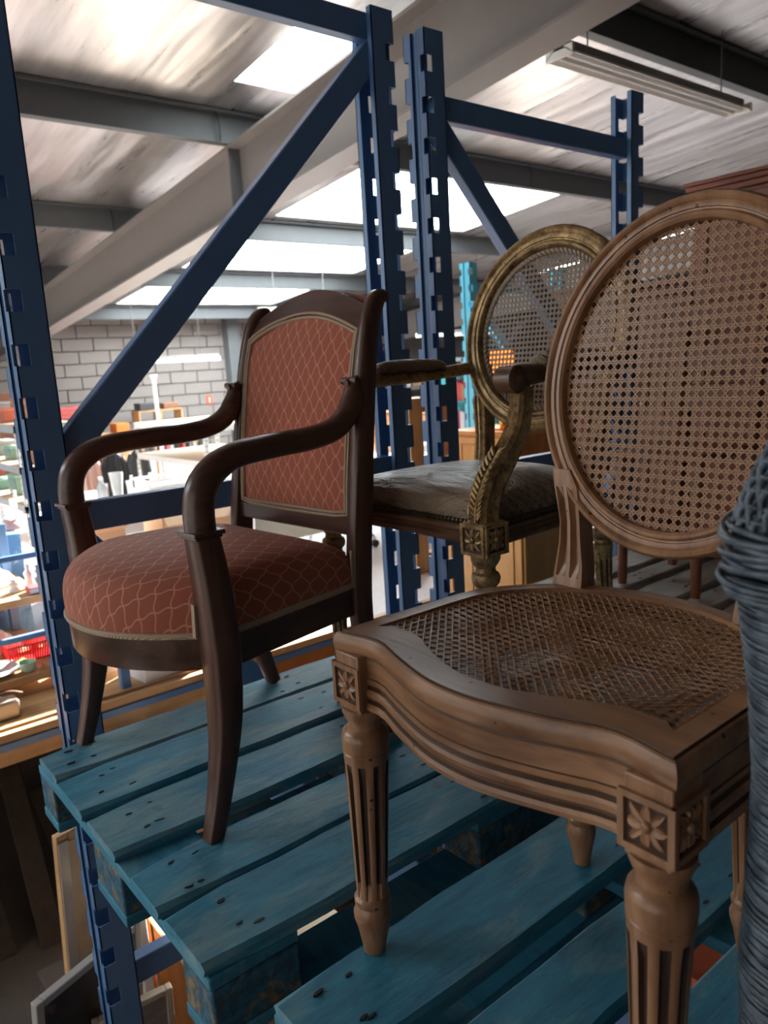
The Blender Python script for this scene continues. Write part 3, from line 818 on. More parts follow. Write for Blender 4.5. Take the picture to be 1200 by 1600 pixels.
CG = thing('armchair', 'gilded armchair with round cane back, padded arms and taupe studded seat', 'chair', (1.255, 1.24, PZ + .001))
GP = [(.013, 0), (.0155, .01), (.0145, .03), (.019, .05), (.021, .065), (.0165, .075), (.0235, .335), (.0265, .342), (.0265, .352), (.021, .357), (.020, .364), (.0265, .372), (.0285, .382), (.026, .390), (.020, .394), (.019, .402), (.026, .412), (.0295, .420), (.0295, .430)]
GLEAN = math.tan(math.radians(10))
def gmap(u, v, d):
    z = .852 + v; return (.195 + (z - .45) * GLEAN - d, u, z + d * GLEAN)
for s in (1, -1):
    cx, cy = -.226, s * .25
    b = MB(); fluted_leg(b, cx, cy, densify(GP, .08, .33), .09, .325, 8, .24)
    L_ = b.build('leg', [G, DARKSTAIN], CG, angle=35)
    b = MB(); h = .030; b.box(cx - h, cy - h, .428, cx + h, cy + h, .492); b.build('corner_block', G, L_, bevel=.003)
    rosette(L_, G, DARKSTAIN, (cx - h, cy, .460), .060, 'x-'); rosette(L_, G, DARKSTAIN, (cx, cy + s * h, .460), .060, 'y-' if s < 0 else 'y+')
    b = MB(); fluted_leg(b, .225, s * .19, densify([(r * .9, z) for r, z in GP], .08, .33), .09, .325, 8, .24, lambda z: (.03 * (1 - z / .43), 0))
    b.build('leg', [G, DARKSTAIN], CG, angle=35)
    # S-curved arm support with acanthus leaf
    P_ = smoothpath([(-.226, cy, .486), (-.222, cy, .52), (-.202, cy, .562), (-.165, cy, .603), (-.133, cy, .642), (-.114, cy, .688), (-.109, cy, .735)], 5)
    b = MB(); rings = []
    for i, p in enumerate(P_):
        t = (P_[min(i + 1, len(P_) - 1)] - P_[max(i - 1, 0)]).normalized(); nx = Vector((t.z, 0, -t.x)); f = i / (len(P_) - 1)
        a = interp([(0, .027), (.35, .025), (.7, .021), (1, .020)], f); c = interp([(0, .023), (.5, .019), (1, .017)], f); g = .005
        rings.append([p + nx * u + Vector((0, v, 0)) for u, v in ((-a, -c * .7), (-a + g, -c * .35), (-a, 0), (-a + g, c * .35), (-a, c * .7), (-a * .6, c), (0, c - g * .6), (a * .6, c), (a, c * .7), (a, -c * .7), (a * .6, -c), (0, -c + g * .6), (-a * .6, -c))])
    b.loft(rings, caps=True); S_ = b.build('arm_support', G, CG, angle=35)
    b = MB()
    for i in range(1, 15):
        p = P_[i]; t = (P_[i + 1] - P_[i - 1]).normalized(); nx = Vector((t.z, 0, -t.x)); f = i / 15
        for q in (-1, 1):
            base = p - nx * .022 + Vector((0, q * .004, 0)); tip = base - nx * .004 + t * .020 + Vector((0, q * .013, 0))
            b.tube([base, base * .5 + tip * .5 - nx * .004, tip], [.0045, .0045, .0012], 6)
    b.build('carved_leaf', G, S_)
    # arm
    b = MB(); yb = s * .236
    P_ = smoothpath([(-.142, cy, .752), (-.10, cy, .756), (-.03, cy, .757), (.06, cy, .758), (.15, s * .247, .763), (.21, s * .243, .767), (.268, yb, .772)], 5)
    rr_ = [interp([(0, .023), (.15, .024), (.3, .0185), (.7, .0165), (1, .018)], i / (len(P_) - 1)) for i in range(len(P_))]
    b.tube(P_, [(r, r * .95) for r in rr_], 12, up=(0, 1, 0))
    b.tube([(-.142, cy - .024, .750), (-.142, cy - .020, .750), (-.142, cy + .020, .750), (-.142, cy + .024, .750)], [.019, .0262, .0262, .019], 18); b.tube([(-.142, cy - .0265, .750), (-.142, cy + .0265, .750)], .008, 12)
    A_ = b.build('armrest', G if s > 0 else RUBWOOD, CG, angle=50)
    b = MB(); b.tube(smoothpath([(-.058, cy, .772), (-.045, cy, .781), (.0, cy, .785), (.09, s * .249, .784), (.135, s * .248, .781), (.150, s * .247, .772)], 4), [(.012, .009)] + [(.023, .017)] * 19 + [(.012, .009)], 12, up=(0, 1, 0))
    pad = b.build('arm_pad', taupe(), A_, angle=80)
    b = MB()
    for k in range(20):
        for q in (-1, 1): b.ball((-.05 + .195 * k / 19, cy + q * .0225, .769 - .002 * math.sin(k)), (.0042, .0042, .0042), 6, 4)
    o = b.build('stud_row', plain('bronze_stud', (.06, .045, .03), .35, .7), A_); o['kind'] = 'stuff'
    # stile below the oval
    b = MB(); rings = []
    for z, w_, yc in ((.42, .046, .165), (.50, .046, .165), (.56, .036, .166), (.60, .034, .170), (.64, .040, .178), (.68, .040, .186), (.70, .024, .19)):
        x = .200 + (z - .45) * GLEAN; a = w_ / 2; g = .005 if z > .52 else 0
        rings.append([(x - d, s * yc + u * a, z) for u, d in ((-1, .018), (-.6, .020), (-.35, .02 - g), (-.1, .02), (.1, .02), (.35, .02 - g), (.6, .020), (1, .018), (1, -.02), (-1, -.02))])
    b.loft(rings, caps=True); b.build('stile', G, CG, angle=35)
# seat rails
def g_ring(d, z):
    return [(-.205 + d, .224), (-.205 + d, .11), (-.200 + d, 0), (-.205 + d, -.11), (-.205 + d, -.224), (-.19, -.246 + d), (0, -.232 + d), (.215 - d, -.212 + d), (.222 - d, 0), (.215 - d, .212 - d), (0, .232 - d), (-.19, .246 - d)]
b = MB(); b.loft([[(x, y, z) for x, y in g_ring(d, z)] for d, z in ((.03, .432), (.004, .432), (.0, .436), (.0, .443), (.006, .448), (.006, .454), (.001, .459), (.001, .466), (.006, .471), (.012, .474), (.04, .474))], closed_u=True)
b.build('seat_rail', RUBWOOD, CG, angle=35)
R = []
for sc_, z in ((.985, .472), (1.0, .478), (1.01, .490), (1.005, .505), (.97, .520), (.90, .532), (.78, .541), (.6, .548), (.35, .551), (.12, .552)):
    r = []
    for i, (x, y) in enumerate(g_ring(.008, 0)):
        r.append((x * sc_, y * sc_, z + (.004 * math.sin(i * 2.7) if .6 < sc_ < 1 else 0)))
    R.append(r)
b = MB(); b.loft(R, closed_u=True, caps=True); b.build('seat_cushion', taupe(), CG, angle=180, sub=2)
b = MB(); gr = g_ring(.004, 0)
for i in range(12):
    p, q = Vector(gr[i]), Vector(gr[(i + 1) % 12]); m = max(1, int((q - p).length / .0105))
    for k in range(m):
        t = p.lerp(q, k / m); b.ball((t.x, t.y, .477), (.0064, .0064, .0064), 7, 5)
for s in (1, -1):
    for k in range(6): b.ball((-.190, s * (.238), .48 + k * .009), .005, 6, 4); b.ball((-.205, s * .222, .48 + k * .009), .005, 6, 4)
o = b.build('stud_row', plain('bronze_stud', (.06, .045, .03), .35, .7), CG); o['kind'] = 'stuff'
b = MB(); oval_frame(b, .251, .243, [(0, -.004), (-.001, .008), (.004, .0155), (.011, .018), (.016, .0145), (.018, .0115), (.022, .0125), (.029, .0120), (.031, .0085), (.034, .0085), (.039, .0145), (.044, .0150), (.048, .0110), (.0495, .001), (.0495, -.016), (.036, -.026), (.010, -.026), (.001, -.018)], gmap)
b.build('back_frame', G, CG, angle=40)
o = cane_panel(ellipse(.203, .195), lambda u, v, d: gmap(u, v, d - .004)).build('cane_back', CANE2, CG, smooth=False); o['kind'] = 'stuff'
b = MB(); oval_frame(b, .2035, .1955, [(0, -.002), (.004, .002), (.011, .0025), (.016, -.001), (.016, -.003), (0, -.004)], gmap, 60)
for k in range(90):
    t = 2 * PI * k / 90; p1 = (.200 * math.cos(t), .192 * math.sin(t)); p2 = (.186 * math.cos(t + .06), .178 * math.sin(t + .06))
    b.tube([gmap(*p1, .003), gmap(*p2, .004)], .0016, 4)
o = b.build('cane_edging', CANE2, CG); o['kind'] = 'stuff'

# ================================================================== WICKER CHAIR (mostly beyond the picture's edge)
@cached
def wicker_mat():
    b = NB('blue_grey_wicker'); v = b.coord(); g = b.noise(v, 60, 4, .6); f = b.noise(b.coord(scale=(1, 1, 4)), 160, 3)
    c = b.mix(b.ramp(g, [(.35, (0, 0, 0)), (.65, (1, 1, 1))]), (.022, .036, .054), (.090, .125, .160))
    c = b.mix(b.ramp(f, [(.66, (0, 0, 0)), (.78, (1, 1, 1))]), c, (.20, .20, .19)); b.bump(f, .3, .002)
    return b.out(c, .38)
WK = wicker_mat()
CW = thing('wicker_chair', 'blue grey painted wicker armchair beside the cane chair', 'chair', (0, 0, PZ + .001))
rw = random.Random(4)
def wick_post(cx, cy, z0, z1, rf, name='post'):
    b = MB(); z = z0
    while z < z1:
        r = rf(z); tx, ty = rw.uniform(-.06, .06), rw.uniform(-.06, .06); tr = rw.uniform(.0016, .0021); n_ = 26
        pts = [(cx + (r + rw.uniform(-.0006, .0006)) * math.cos(2 * PI * k / n_), cy + r * math.sin(2 * PI * k / n_), z + tx * r * math.cos(2 * PI * k / n_) + ty * r * math.sin(2 * PI * k / n_)) for k in range(n_)]
        b.tube(pts, tr, 6, closed=True); z += tr * 1.85
    b.lathe([(rf(q) - .001, q) for q in [z0 + (z1 - z0) * k / 12 for k in range(13)]], cx, cy, 20)
    return b.build(name, WK, CW, angle=80)
rf = lambda z: interp([(0, .030), (.15, .040), (.28, .044), (.36, .0405), (.45, .0385), (.52, .043), (.58, .051), (.64, .058)], z)
wick_post(.592, .230, 0, .615, rf)
b = MB()
for k in range(20):
    z = .605 + k * .0025; r = .060 + .005 * math.sin(k * 1.1) + rw.uniform(-.002, .003); tx, ty = rw.uniform(-.11, .11), rw.uniform(-.11, .11)
    pts = [(.592 + r * math.cos(2 * PI * q / 28), .230 + r * math.sin(2 * PI * q / 28), z + tx * r * math.cos(2 * PI * q / 28) + ty * r * math.sin(2 * PI * q / 28)) for q in range(28)]
    b.tube(pts, rw.uniform(.0020, .0032), 7, closed=True)
b.build('wrapping', WK, CW, angle=80)
def weave(axis, rad, nst, parent, name, dz=.0105):
    """basket weave around a curved axis"""
    b = MB(); A = smoothpath(axis, 10); n_ = len(A); fr = []; u = Vector((0, 1, 0))
    for i, p in enumerate(A):
        t = (A[min(i + 1, n_ - 1)] - A[max(i - 1, 0)]).normalized(); u = (u - t * u.dot(t)).normalized(); fr.append((p, u.copy(), t.cross(u)))
    ln = [0]
    for i in range(1, n_): ln.append(ln[-1] + (A[i] - A[i - 1]).length)
    tot = ln[-1]
    def at(f):
        L = f * tot; i = max(k for k in range(n_) if ln[k] <= L + 1e-9); i = min(i, n_ - 2); q = (L - ln[i]) / (ln[i + 1] - ln[i] + 1e-9)
        return [x.lerp(y, q) for x, y in zip(fr[i], fr[i + 1])]
    rows = int(tot / dz)
    for k in range(nst):
        a = 2 * PI * k / nst; pts = []
        for j in range(rows * 2 + 1):
            p, U, V = at(j / (rows * 2)); r = rad(j / (rows * 2)) + .0022 * math.sin(j * PI / 2 + k * PI)
            pts.append(p + (U * math.cos(a) + V * math.sin(a)) * r)
        b.tube(pts, (.0052 if nst < 20 else .0027), 6)
    for j in range(rows + 1):
        p, U, V = at(j / rows); pts = []
        for q in range(nst * 4):
            a = 2 * PI * q / (nst * 4); r = rad(j / rows) - .0022 * math.sin(j * PI + q * PI / 4 * 1.0 * 1 + PI / 2)
            pts.append(p + (U * math.cos(a) + V * math.sin(a)) * r)
        b.tube(pts, .003 if nst < 20 else .0019, 5, closed=True)
    core = [at(j / rows) for j in range(rows + 1)]
    b.tube([c[0] for c in core], [max(.004, rad(j / rows) - .005) for j in range(rows + 1)], 16)
    return b.build(name, WK, parent, angle=80)
weave([(.594, .230, .642), (.600, .228, .668), (.612, .225, .694), (.640, .218, .725), (.70, .206, .750), (.80, .19, .765), (1.0, .16, .772), (1.12, .14, .772)], lambda f: interp([(0, .060), (.05, .055), (.12, .047), (.2, .046), (.4, .048), (1, .046)], f), 44, CW, 'armrest', .0085)
wick_post(1.12, .13, 0, .78, lambda z: .032, 'post'); wick_post(.592, -.36, 0, .66, rf, 'post'); wick_post(1.12, -.36, 0, .78, lambda z: .032, 'post')
weave([(.594, -.36, .66), (.65, -.36, .715), (.80, -.36, .742), (1.12, -.36, .75)], lambda f: .05, 14, CW, 'armrest', .02)
for nm, x0, y0, z0, x1, y1, z1 in (('seat', .62, -.33, .36, 1.1, .18, .40), ('backrest', 1.10, -.33, .40, 1.15, .10, .95)):
    b = MB(); n1 = 22
    if nm == 'seat':
        for k in range(n1 + 1):
            X = x0 + (x1 - x0) * k / n1; b.tube([(X, y0 + (y1 - y0) * q / 40, z1 + .003 * math.sin(q * PI / 2 + k * PI)) for q in range(41)], .006, 5)
        b.box(x0, y0, z0, x1, y1, z1 - .004)
    else:
        for k in range(n1 + 1):
            Z = z0 + (z1 - z0) * k / n1; b.tube([(x0 + .003 * math.sin(q * PI / 2 + k * PI), y0 + (y1 - y0) * q / 40, Z) for q in range(41)], .006, 5)
        b.box(x0 + .006, y0, z0, x1, y1, z1)
    b.build(nm, WK, CW, angle=80)

# ================================================================== FURNITURE BEHIND THE CHAIRS (grey pallet)
def cabinet(name, label, cat, x0, y0, z0, x1, y1, z1, m, mp, doors=2, legs=0.0, cornice=.03, face='x-'):
    T = thing(name, label, cat, (x0, y0, z0)); X, Y, Z = x1 - x0, y1 - y0, z1 - z0
    boxo('body', m('z'), .012, 0, legs, X, Y, Z - cornice, T, .004)
    b = MB()
    for i, (d, za, zb) in enumerate(((.012, Z - cornice, Z - cornice * .6), (.022, Z - cornice * .6, Z - cornice * .25), (.03, Z - cornice * .25, Z))): b.box(-d + .012, -d, za, X + d, Y + d, zb)
    b.build('cornice', mp('y'), T, bevel=.004)
    if legs:
        for lx in (.03, X - .06):
            for ly in (.03, Y - .06): boxo('leg', m('z'), lx, ly, 0, lx + .035, ly + .035, legs + .005, T, .004)
    w_ = Y / doors
    for k in range(doors):
        ya, yb = k * w_ + .012, (k + 1) * w_ - .012
        D = boxo('door', mp('z'), 0, ya, legs + .02, .014, yb, Z - cornice - .015, T, .003)
        b = MB(); f = .05; za, zb = legs + .02 + f, Z - cornice - .015 - f
        for (p, q, r_, t) in ((ya + f - .008, za - .008, ya + f, zb + .008), (yb - f, za - .008, yb - f + .008, zb + .008), (ya + f, za - .008, yb - f, za), (ya + f, zb, yb - f, zb + .008)): b.box(-.006, p, q, .002, r_, t)
        b.build('panel_moulding', m('z'), D, bevel=.002)
        b = MB(); b.ball((-.014, yb - .03 if k == 0 else ya + .03, (za + zb) / 2), .012, 10, 6); b.build('knob', plain('brass', (.5, .35, .12), .3, .9), D)
    return T
cabinet('wardrobe', 'tall reddish brown wardrobe behind the cane dining chair', 'wardrobe', 2.72, .78, PZ, 3.08, 1.535, 2.765, brownwood, lambda a: wood('red_brown_wood', (.16, .045, .02), (.28, .085, .04), a, .4, 18.), 2, .0, .05)
cabinet('sideboard', 'dark brown sideboard on short legs standing on the grey pallet', 'sideboard', 2.72, 1.58, PZ, 2.92, 1.765, 2.42, brownwood, brownwood, 1, .17, .03)
# side chair close behind, brown slats
T = thing('slat_chair', 'plain brown wooden chair with flat back slats behind the cane back', 'chair', (2.245, 1.37, PZ))
for (lx, h) in ((0, .44), (.32, .98)):
    for s in (-1, 1):
        b = MB(); b.lathe([(.014, 0), (.016, .02), (.020, .25), (.024, h * .9), (.020, h)], lx, s * .135, 14, None, (lambda z: (.07 * z / .98, 0)) if h > .5 else None); b.build('leg', wood('red_leg', (.14, .045, .018), (.26, .09, .04), 'z', .4, 18.), T)
boxo('seat', brownwood('y'), -.03, -.17, .44, .34, .17, .465, T, .006)
for z in (.62, .75, .90): 
    b = MB(); b.bar((.32 + .07 * z / .98, -.13, z), (.32 + .07 * z / .98, .13, z), .018, .085); b.build('slat', brownwood('y'), T, bevel=.004)
for s in (-1, 1): boxo('stretcher', brownwood('x'), 0, s * .135 - .01, .16, .32, s * .135 + .01, .185, T, .003)

# ================================================================== BELOW: ON THE LOWER FLOOR
def picture(name, label, cx, cy, w_, h, fw, mf, mc, rz, tilt, z0=0.004, cat='picture', depth=.025):
    T = thing(name, label, cat, (cx, cy, z0)); T.rotation_euler = (-tilt, 0, rz)
    for (x0, z0_, x1, z1) in ((-w_ / 2, 0, -w_ / 2 + fw, h), (w_ / 2 - fw, 0, w_ / 2, h), (-w_ / 2 + fw, 0, w_ / 2 - fw, fw), (-w_ / 2 + fw, h - fw, w_ / 2 - fw, h)):
        boxo('frame', mf, x0, -depth, z0_, x1, 0, z1, T, .003)
    boxo('panel', mc, -w_ / 2 + fw - .004, -depth * .45, fw - .004, w_ / 2 - fw + .004, -.004, h - fw + .004, T, .001)
    return T
@cached
def canvas(name, c1, c2, c3):
    b = NB(name); g = b.noise(b.coord(), 6, 5, .6, 1.5); g2 = b.noise(b.coord(loc=(3, 1, 2)), 14, 4, .6, .8)
    c = b.mix(b.ramp(g, [(.4, (0, 0, 0)), (.6, (1, 1, 1))]), c1, c2); c = b.mix(b.ramp(g2, [(.6, (0, 0, 0)), (.7, (1, 1, 1))]), c, c3); return b.out(c, .5)
T = picture('picture_frame', 'bare pine picture frame wrapped in clear film with red tape', .575, 2.30, .26, .62, .035, pine('z'), palewood('z'), .25, -.10, .30)
for (z, h) in ((.18, .025), (.42, .03)):
    b = MB(); b.box(-.125, -.028, z, -.100, -.0255, z + h); b.build('tape', plain('red_white_tape', (.6, .12, .09), .4), T)
b = MB(); b.box(-.128, -.030, .01, -.098, -.027, .60); b.build('film', plain('clear_film', (.42, .38, .35), .2), T)
boxo('box_stack', plain('dark_crate', (.05, .04, .035), .8), .42, 2.30, .0, .67, 2.50, .30)
tag(bpy.data.objects['box_stack'], 'dark crate under the wrapped picture frame', 'crate'); bpy.data.objects['box_stack'].name = 'crate'
picture('painting', 'dark oil painting in a narrow grey frame leaning on the lower floor', .43, 2.06, .34, .66, .022, plain('silver_frame', (.30, .28, .26), .5), canvas('dark_painting', (.012, .012, .014), (.035, .03, .026), (.12, .055, .025)), .35, -.12)
picture('mirror', 'pale framed board leaning beside the dark painting', .56, 2.03, .22, .48, .018, palewood('z'), canvas('dull_print', (.22, .17, .14), (.30, .24, .20), (.16, .11, .09)), -.10, -.14, cat='picture')
T = thing('low_cabinet', 'low orange sided cabinet with a cream top in the sun below the pallet', 'cabinet', (.76, 1.72, 0))
boxo('body', orangewood('z'), 0, 0, 0, .46, .62, .40, T, .004); boxo('top', canvas('cream_panel', (.66, .52, .34), (.74, .60, .42), (.70, .56, .38)), -.01, -.01, .40, .47, .63, .42, T, .003)
boxo('white_batten', WHITE, .68, 2.25, 0, .715, 2.275, .60); tag(bpy.data.objects['white_batten'], 'white batten standing beside the cream panel', 'batten')
boxo('brown_board', orangewood('z'), .725, 2.36, 0, .76, 2.39, .66); tag(bpy.data.objects['brown_board'], 'narrow orange brown board beside the cream panel', 'board')
rr = random.Random(11)
for k in range(9):          # stored planks, the shade under the deck put into their colour
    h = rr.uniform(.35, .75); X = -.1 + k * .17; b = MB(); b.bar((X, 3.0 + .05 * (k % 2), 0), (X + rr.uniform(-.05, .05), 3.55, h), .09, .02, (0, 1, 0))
    tag(b.build('stored_plank', wood('dark_plank', (.03, .025, .02), (.06, .05, .04), 'z', .8), bevel=.003), 'plank darkened as if in shade, leaning under the deck', 'plank', 'planks stored under the deck')
b = MB(); b.box(0, 0, 0, .62, .42, .42); o = tag(b.build('storage_chest', brownwood('x'), bevel=.01), 'dark wooden chest on the floor below the pallets', 'chest'); o.location = (1.28, 2.15, 0)
for k, (X, Y, W_, D_, H_) in enumerate(((1.35, 1.25, .5, .4, .38), (.80, .80, .38, .34, .5), (1.86, .80, .5, .45, .45), (1.3, .30, .45, .36, .55))):
    T = thing('carton', ['pale carton on the lower floor below the gap in the pallet', 'open carton of papers beneath the blue pallet', 'large carton standing under the rack beams', 'brown carton beneath the cane chair pallet'][k], 'box', (X, Y, 0))
    b = MB(); b.box(-W_ / 2, -D_ / 2, 0, W_ / 2, D_ / 2, H_); b.build('body', [plain('pale_card', (.55, .42, .33), .8), CARDB, CARDB, CARDB][k], T, bevel=.004)
    b = MB(); b.box(-W_ / 2, -.03, H_, W_ / 2, .03, H_ + .0015); b.build('tape', plain('parcel_tape', (.45, .33, .2), .3), T, smooth=False)
b = MB(); b.box(0, 0, 0, .28, .2, .06); o = tag(b.build('orange_folder', plain('orange_card', (.55, .10, .03), .6), bevel=.004), 'orange red box file lying under the rear of the cane chair pallet', 'file'); o.location = (1.30, .62, .86)
b = MB(); b.box(1.1, .40, .80, 1.75, 1.0, .86); o = tag(b.build('low_shelf', greywood('x'), bevel=.004), 'grey plank shelf low under the cane chair pallet', 'shelf')

# ================================================================== ON THE DECK, LEFT
def shelf_unit(name, label, x0, y0, x1, y1, levels, zb=DK, top=None, board=palewood('y'), post=WHITE, pw=.035, edge=plain('grey_edge', (.33, .35, .36), .5)):
    T = thing(name, label, 'shelving', (x0, y0, zb)); X, Y = x1 - x0, y1 - y0; H = (top or levels[-1]) - zb
    for px_, py_ in ((0, 0), (X, 0), (0, Y), (X, Y)):
        b = MB(); sx = 1 if px_ == 0 else -1; sy = 1 if py_ == 0 else -1
        b.box(min(px_, px_ + sx * .003), min(py_, py_ + sy * pw), 0, max(px_, px_ + sx * .003), max(py_, py_ + sy * pw), H)
        b.box(min(px_, px_ + sx * pw), min(py_, py_ + sy * .003), 0, max(px_, px_ + sx * pw), max(py_, py_ + sy * .003), H)
        P_ = b.build('post', post, T, smooth=False)
        b = MB()
        for k in range(int(H / .05)):
            z = .03 + k * .05; yy = py_ + sy * pw / 2
            b.box(min(px_ - .001, px_ + sx * .004), yy - .005, z, max(px_ - .001, px_ + sx * .004), yy + .005, z + .018)
            xx = px_ + sx * pw / 2; b.box(xx - .005, min(py_ - sy * .001, py_ + sy * .004), z, xx + .005, max(py_ - sy * .001, py_ + sy * .004), z + .018)
        o = b.build('post_slots', DARKSTEEL, P_, smooth=False); o['kind'] = 'stuff'
    for z in levels:
        S_ = boxo('shelf', board, .006, .006, z - zb - .012, X - .006, Y - .006, z - zb, T, .002)
        b = MB(); b.box(.002, .0, z - zb - .055, X - .002, .006, z - zb - .002); b.box(.0, .0, z - zb - .055, .006, Y, z - zb - .002); b.box(X - .006, 0, z - zb - .055, X, Y, z - zb - .002)
        b.build('edge_rail', edge, S_, smooth=False)
    return T
shelf_unit('shelving_unit', 'white slotted metal shelving with brown boards beyond the blue wrapped stack', 1.43, 6.0, 1.83, 8.6, (1.33, 1.62, 1.92))
shelf_unit('shelving_unit', 'white slotted metal shelving with a pale top below the block wall', 3.0, 6.2, 3.95, 7.83, (1.15, 1.45, 1.765), edge=WHITE, board=plain('pale_top', (.75, .66, .56), .6))
# low display rack: pine boards on blue beams, sunlit
T = thing('display_rack', 'two-tier pine display shelf with blue rails standing on the deck', 'shelf', (-.9, 3.30, DK))
for X in (.05, 1.72):
    for Y in (.04, .75): boxo('post', RP, X, Y, .012, X + .04, Y + .04, .64, T, .003)
boxo('shelf', pine('x'), 0, .05, .065, 1.77, .80, .10, T, .004); boxo('shelf', pine('x'), 0, .24, .35, 1.77, .80, .385, T, .004)
boxo('rail', RP, 0, .20, .205, 1.77, .222, .230, T, .002); boxo('rail', RP, 0, .26, .550, 1.77, .282, .575, T, .002)
def lathe_thing(name, label, cat, prof, m, loc, seg=20):
    b = MB(); b.lathe(prof, 0, 0, seg); o = b.build(name, m, angle=50); o.location = loc; return tag(o, label, cat)
lathe_thing('oval_dish', 'shallow white dish on the lower display shelf', 'dish', [(.05, 0), (.07, .004), (.105, .02), (.11, .024), (.10, .022), (.06, .010), (.0, .008)], WHITE, (.61, 3.47, DK + .1))
T = thing('basket', 'red plastic basket on the lower display shelf', 'basket', (.80, 3.60, DK + .1)); RED = plain('red_plastic', (.55, .03, .03), .35)
b = MB()
for k in range(22):
    for q in (-1, 1): b.bar((-.11 + .01 * k, q * .07, .004), (-.118 + .0112 * k, q * .08, .075), .006, .004, (0, 1, 0))
for k in range(13):
    for q in (-1, 1): b.bar((q * .11, -.07 + .0117 * k, .004), (q * .12, -.08 + .0133 * k, .075), .006, .004, (1, 0, 0))
b.build('bars', RED, T)['kind'] = 'stuff'
b = MB(); b.tube([(-.12, -.08, .078), (.12, -.08, .078), (.12, .08, .078), (-.12, .08, .078)], .005, 6, closed=True); b.build('rim', RED, T); boxo('base', RED, -.11, -.07, 0, .11, .07, .006, T, .002)
T = thing('glass_bowl', 'small pale green glass bowl with a leaf beside the red basket', 'bowl', (.725, 3.40, DK + .1))
b = MB(); b.lathe([(.018, 0), (.03, .012), (.036, .045), (.034, .045), (.027, .014), (0, .006)], 0, 0, 20); b.build('bowl', plain('green_glass', (.45, .62, .52), .12), T)
b = MB(); b.add([(-.045, 0, .05), (-.01, -.016, .062), (.03, 0, .03), (-.01, .016, .058)], [(0, 1, 2, 3)]); b.add([(-.045, 0, .053), (-.01, -.016, .065), (.03, 0, .033), (-.01, .016, .061)], [(3, 2, 1, 0)]); b.build('leaf', plain('leaf_green', (.28, .5, .06), .5), T)
T = thing('metal_tin', 'beige lidded tin with a wire handle on the deck edge', 'tin', (.575, 3.20, DK + .013))
boxo('body', plain('beige_tin', (.38, .31, .25), .35, .4), -.07, -.045, 0, .05, .045, .07, T, .008); b = MB(); b.tube(smoothpath([(-.05, 0, .07), (-.02, -.01, .10), (.03, -.01, .10), (.07, -.02, .085)], 5), .004, 6); b.build('handle', plain('brown_wire', (.2, .13, .08), .4), T)
rr = random.Random(5)
for k in range(5):          # pale figurines on the upper shelf
    h = rr.uniform(.06, .12); lathe_thing('figurine', 'small white porcelain figurine on the upper display shelf', 'figurine', [(.022, 0), (.026, .01), (.016, h * .4), (.022, h * .6), (.010, h * .75), (.014, h * .88), (.004, h)], WHITE, (.55 + .075 * k, 3.62 + rr.uniform(0, .12), DK + .386))['group'] = 'porcelain on the display shelf'
T = thing('book', 'dark red book lying on the upper display shelf', 'book', (.87, 3.60, DK + .386)); boxo('cover', plain('dark_red_cover', (.30, .035, .05), .5), -.055, -.04, 0, .055, .04, .028, T, .002); boxo('pages', WHITEC, -.054, -.042, .004, .054, .03, .024, T, .001)
b = MB(); rings = []
for k in range(17):
    X = -.55 + 1.5 * k / 16; rings.append([(X, 4.16 + .008 * math.sin(k * 2.1), DK + .012), (X, 4.17 + .012 * math.sin(k * 1.7), 1.25), (X, 4.18 + .01 * math.sin(k * 2.9), 1.46 + .008 * math.sin(k)), (X, 4.5, 1.465), (X, 4.52, DK + .012)])
b.loft(rings, closed_u=True, caps=True); tag(b.build('covered_pallet', canvas('blue_film', (.10, .30, .55), (.22, .48, .72), (.60, .74, .84)), angle=60), 'stack of goods wrapped in blue film behind the display shelf', 'stack')
T = thing('toy_stool', 'pink upturned stool with white legs on the blue wrapped stack', 'stool', (.95, 4.34, 1.466)); b = MB(); b.lathe([(.075, 0), (.07, .02), (.03, .05), (.012, .055)], 0, 0, 18); b.build('seat', plain('pale_pink', (.72, .42, .40), .5), T)
for k, (dx, dy) in enumerate(((-.03, 0), (.015, .02), (.02, -.03))): b = MB(); b.tube([(dx, dy, .03), (dx * 1.5, dy * 1.5, .10 + .05 * k)], .008, 8); b.build('leg', WHITE, T)

def rumpled(label, x0, y0, x1, y1, z, m, amp=.02, seed=1, hang=0.0):
    q = random.Random(seed); b = MB(); rings = []; n1, n2 = 14, 10; ph = [q.uniform(0, 6) for _ in range(6)]
    for i in range(n1 + 1):
        r = []
        for j in range(n2 + 1):
            u, v = i / n1, j / n2; zz = amp * (1 + .5 * math.sin(7 * u + ph[0] + 3 * v) + .4 * math.sin(11 * v + ph[1]) * math.cos(5 * u + ph[2])) * min(1, 6 * u, 6 * (1 - u), 6 * (1 - v), 6 * v + .2)
            r.append((x0 + (x1 - x0) * u, y0 + (y1 - y0) * v + .01 * math.sin(9 * u + ph[3]), z + .002 + max(0, zz)))
        rings.append([(r[0][0], r[0][1], z + .0005)] + r + [(r[-1][0], r[-1][1], z + .0005)])
    b.loft(rings, closed_u=True, caps=True); return tag(b.build('cloth', m, angle=80), label, 'cloth')
LINEN = plain('white_linen', (.80, .78, .76), .9, 0, .04)  # white pieces, partly added to bleach the shelves like strong sun
rumpled('rumpled white cloth on the upper display shelf', -.3, 3.60, .52, 3.95, DK + .3855, LINEN, .03, 2)
rumpled('white cloth added for glare at the back of the lower display shelf', .35, 3.72, .80, 4.05, DK + .1005, LINEN, .05, 3)
rumpled('crumpled white paper added for glare at the back of the upper shelf', .52, 3.80, .84, 4.05, DK + .3855, LINEN, .045, 4)
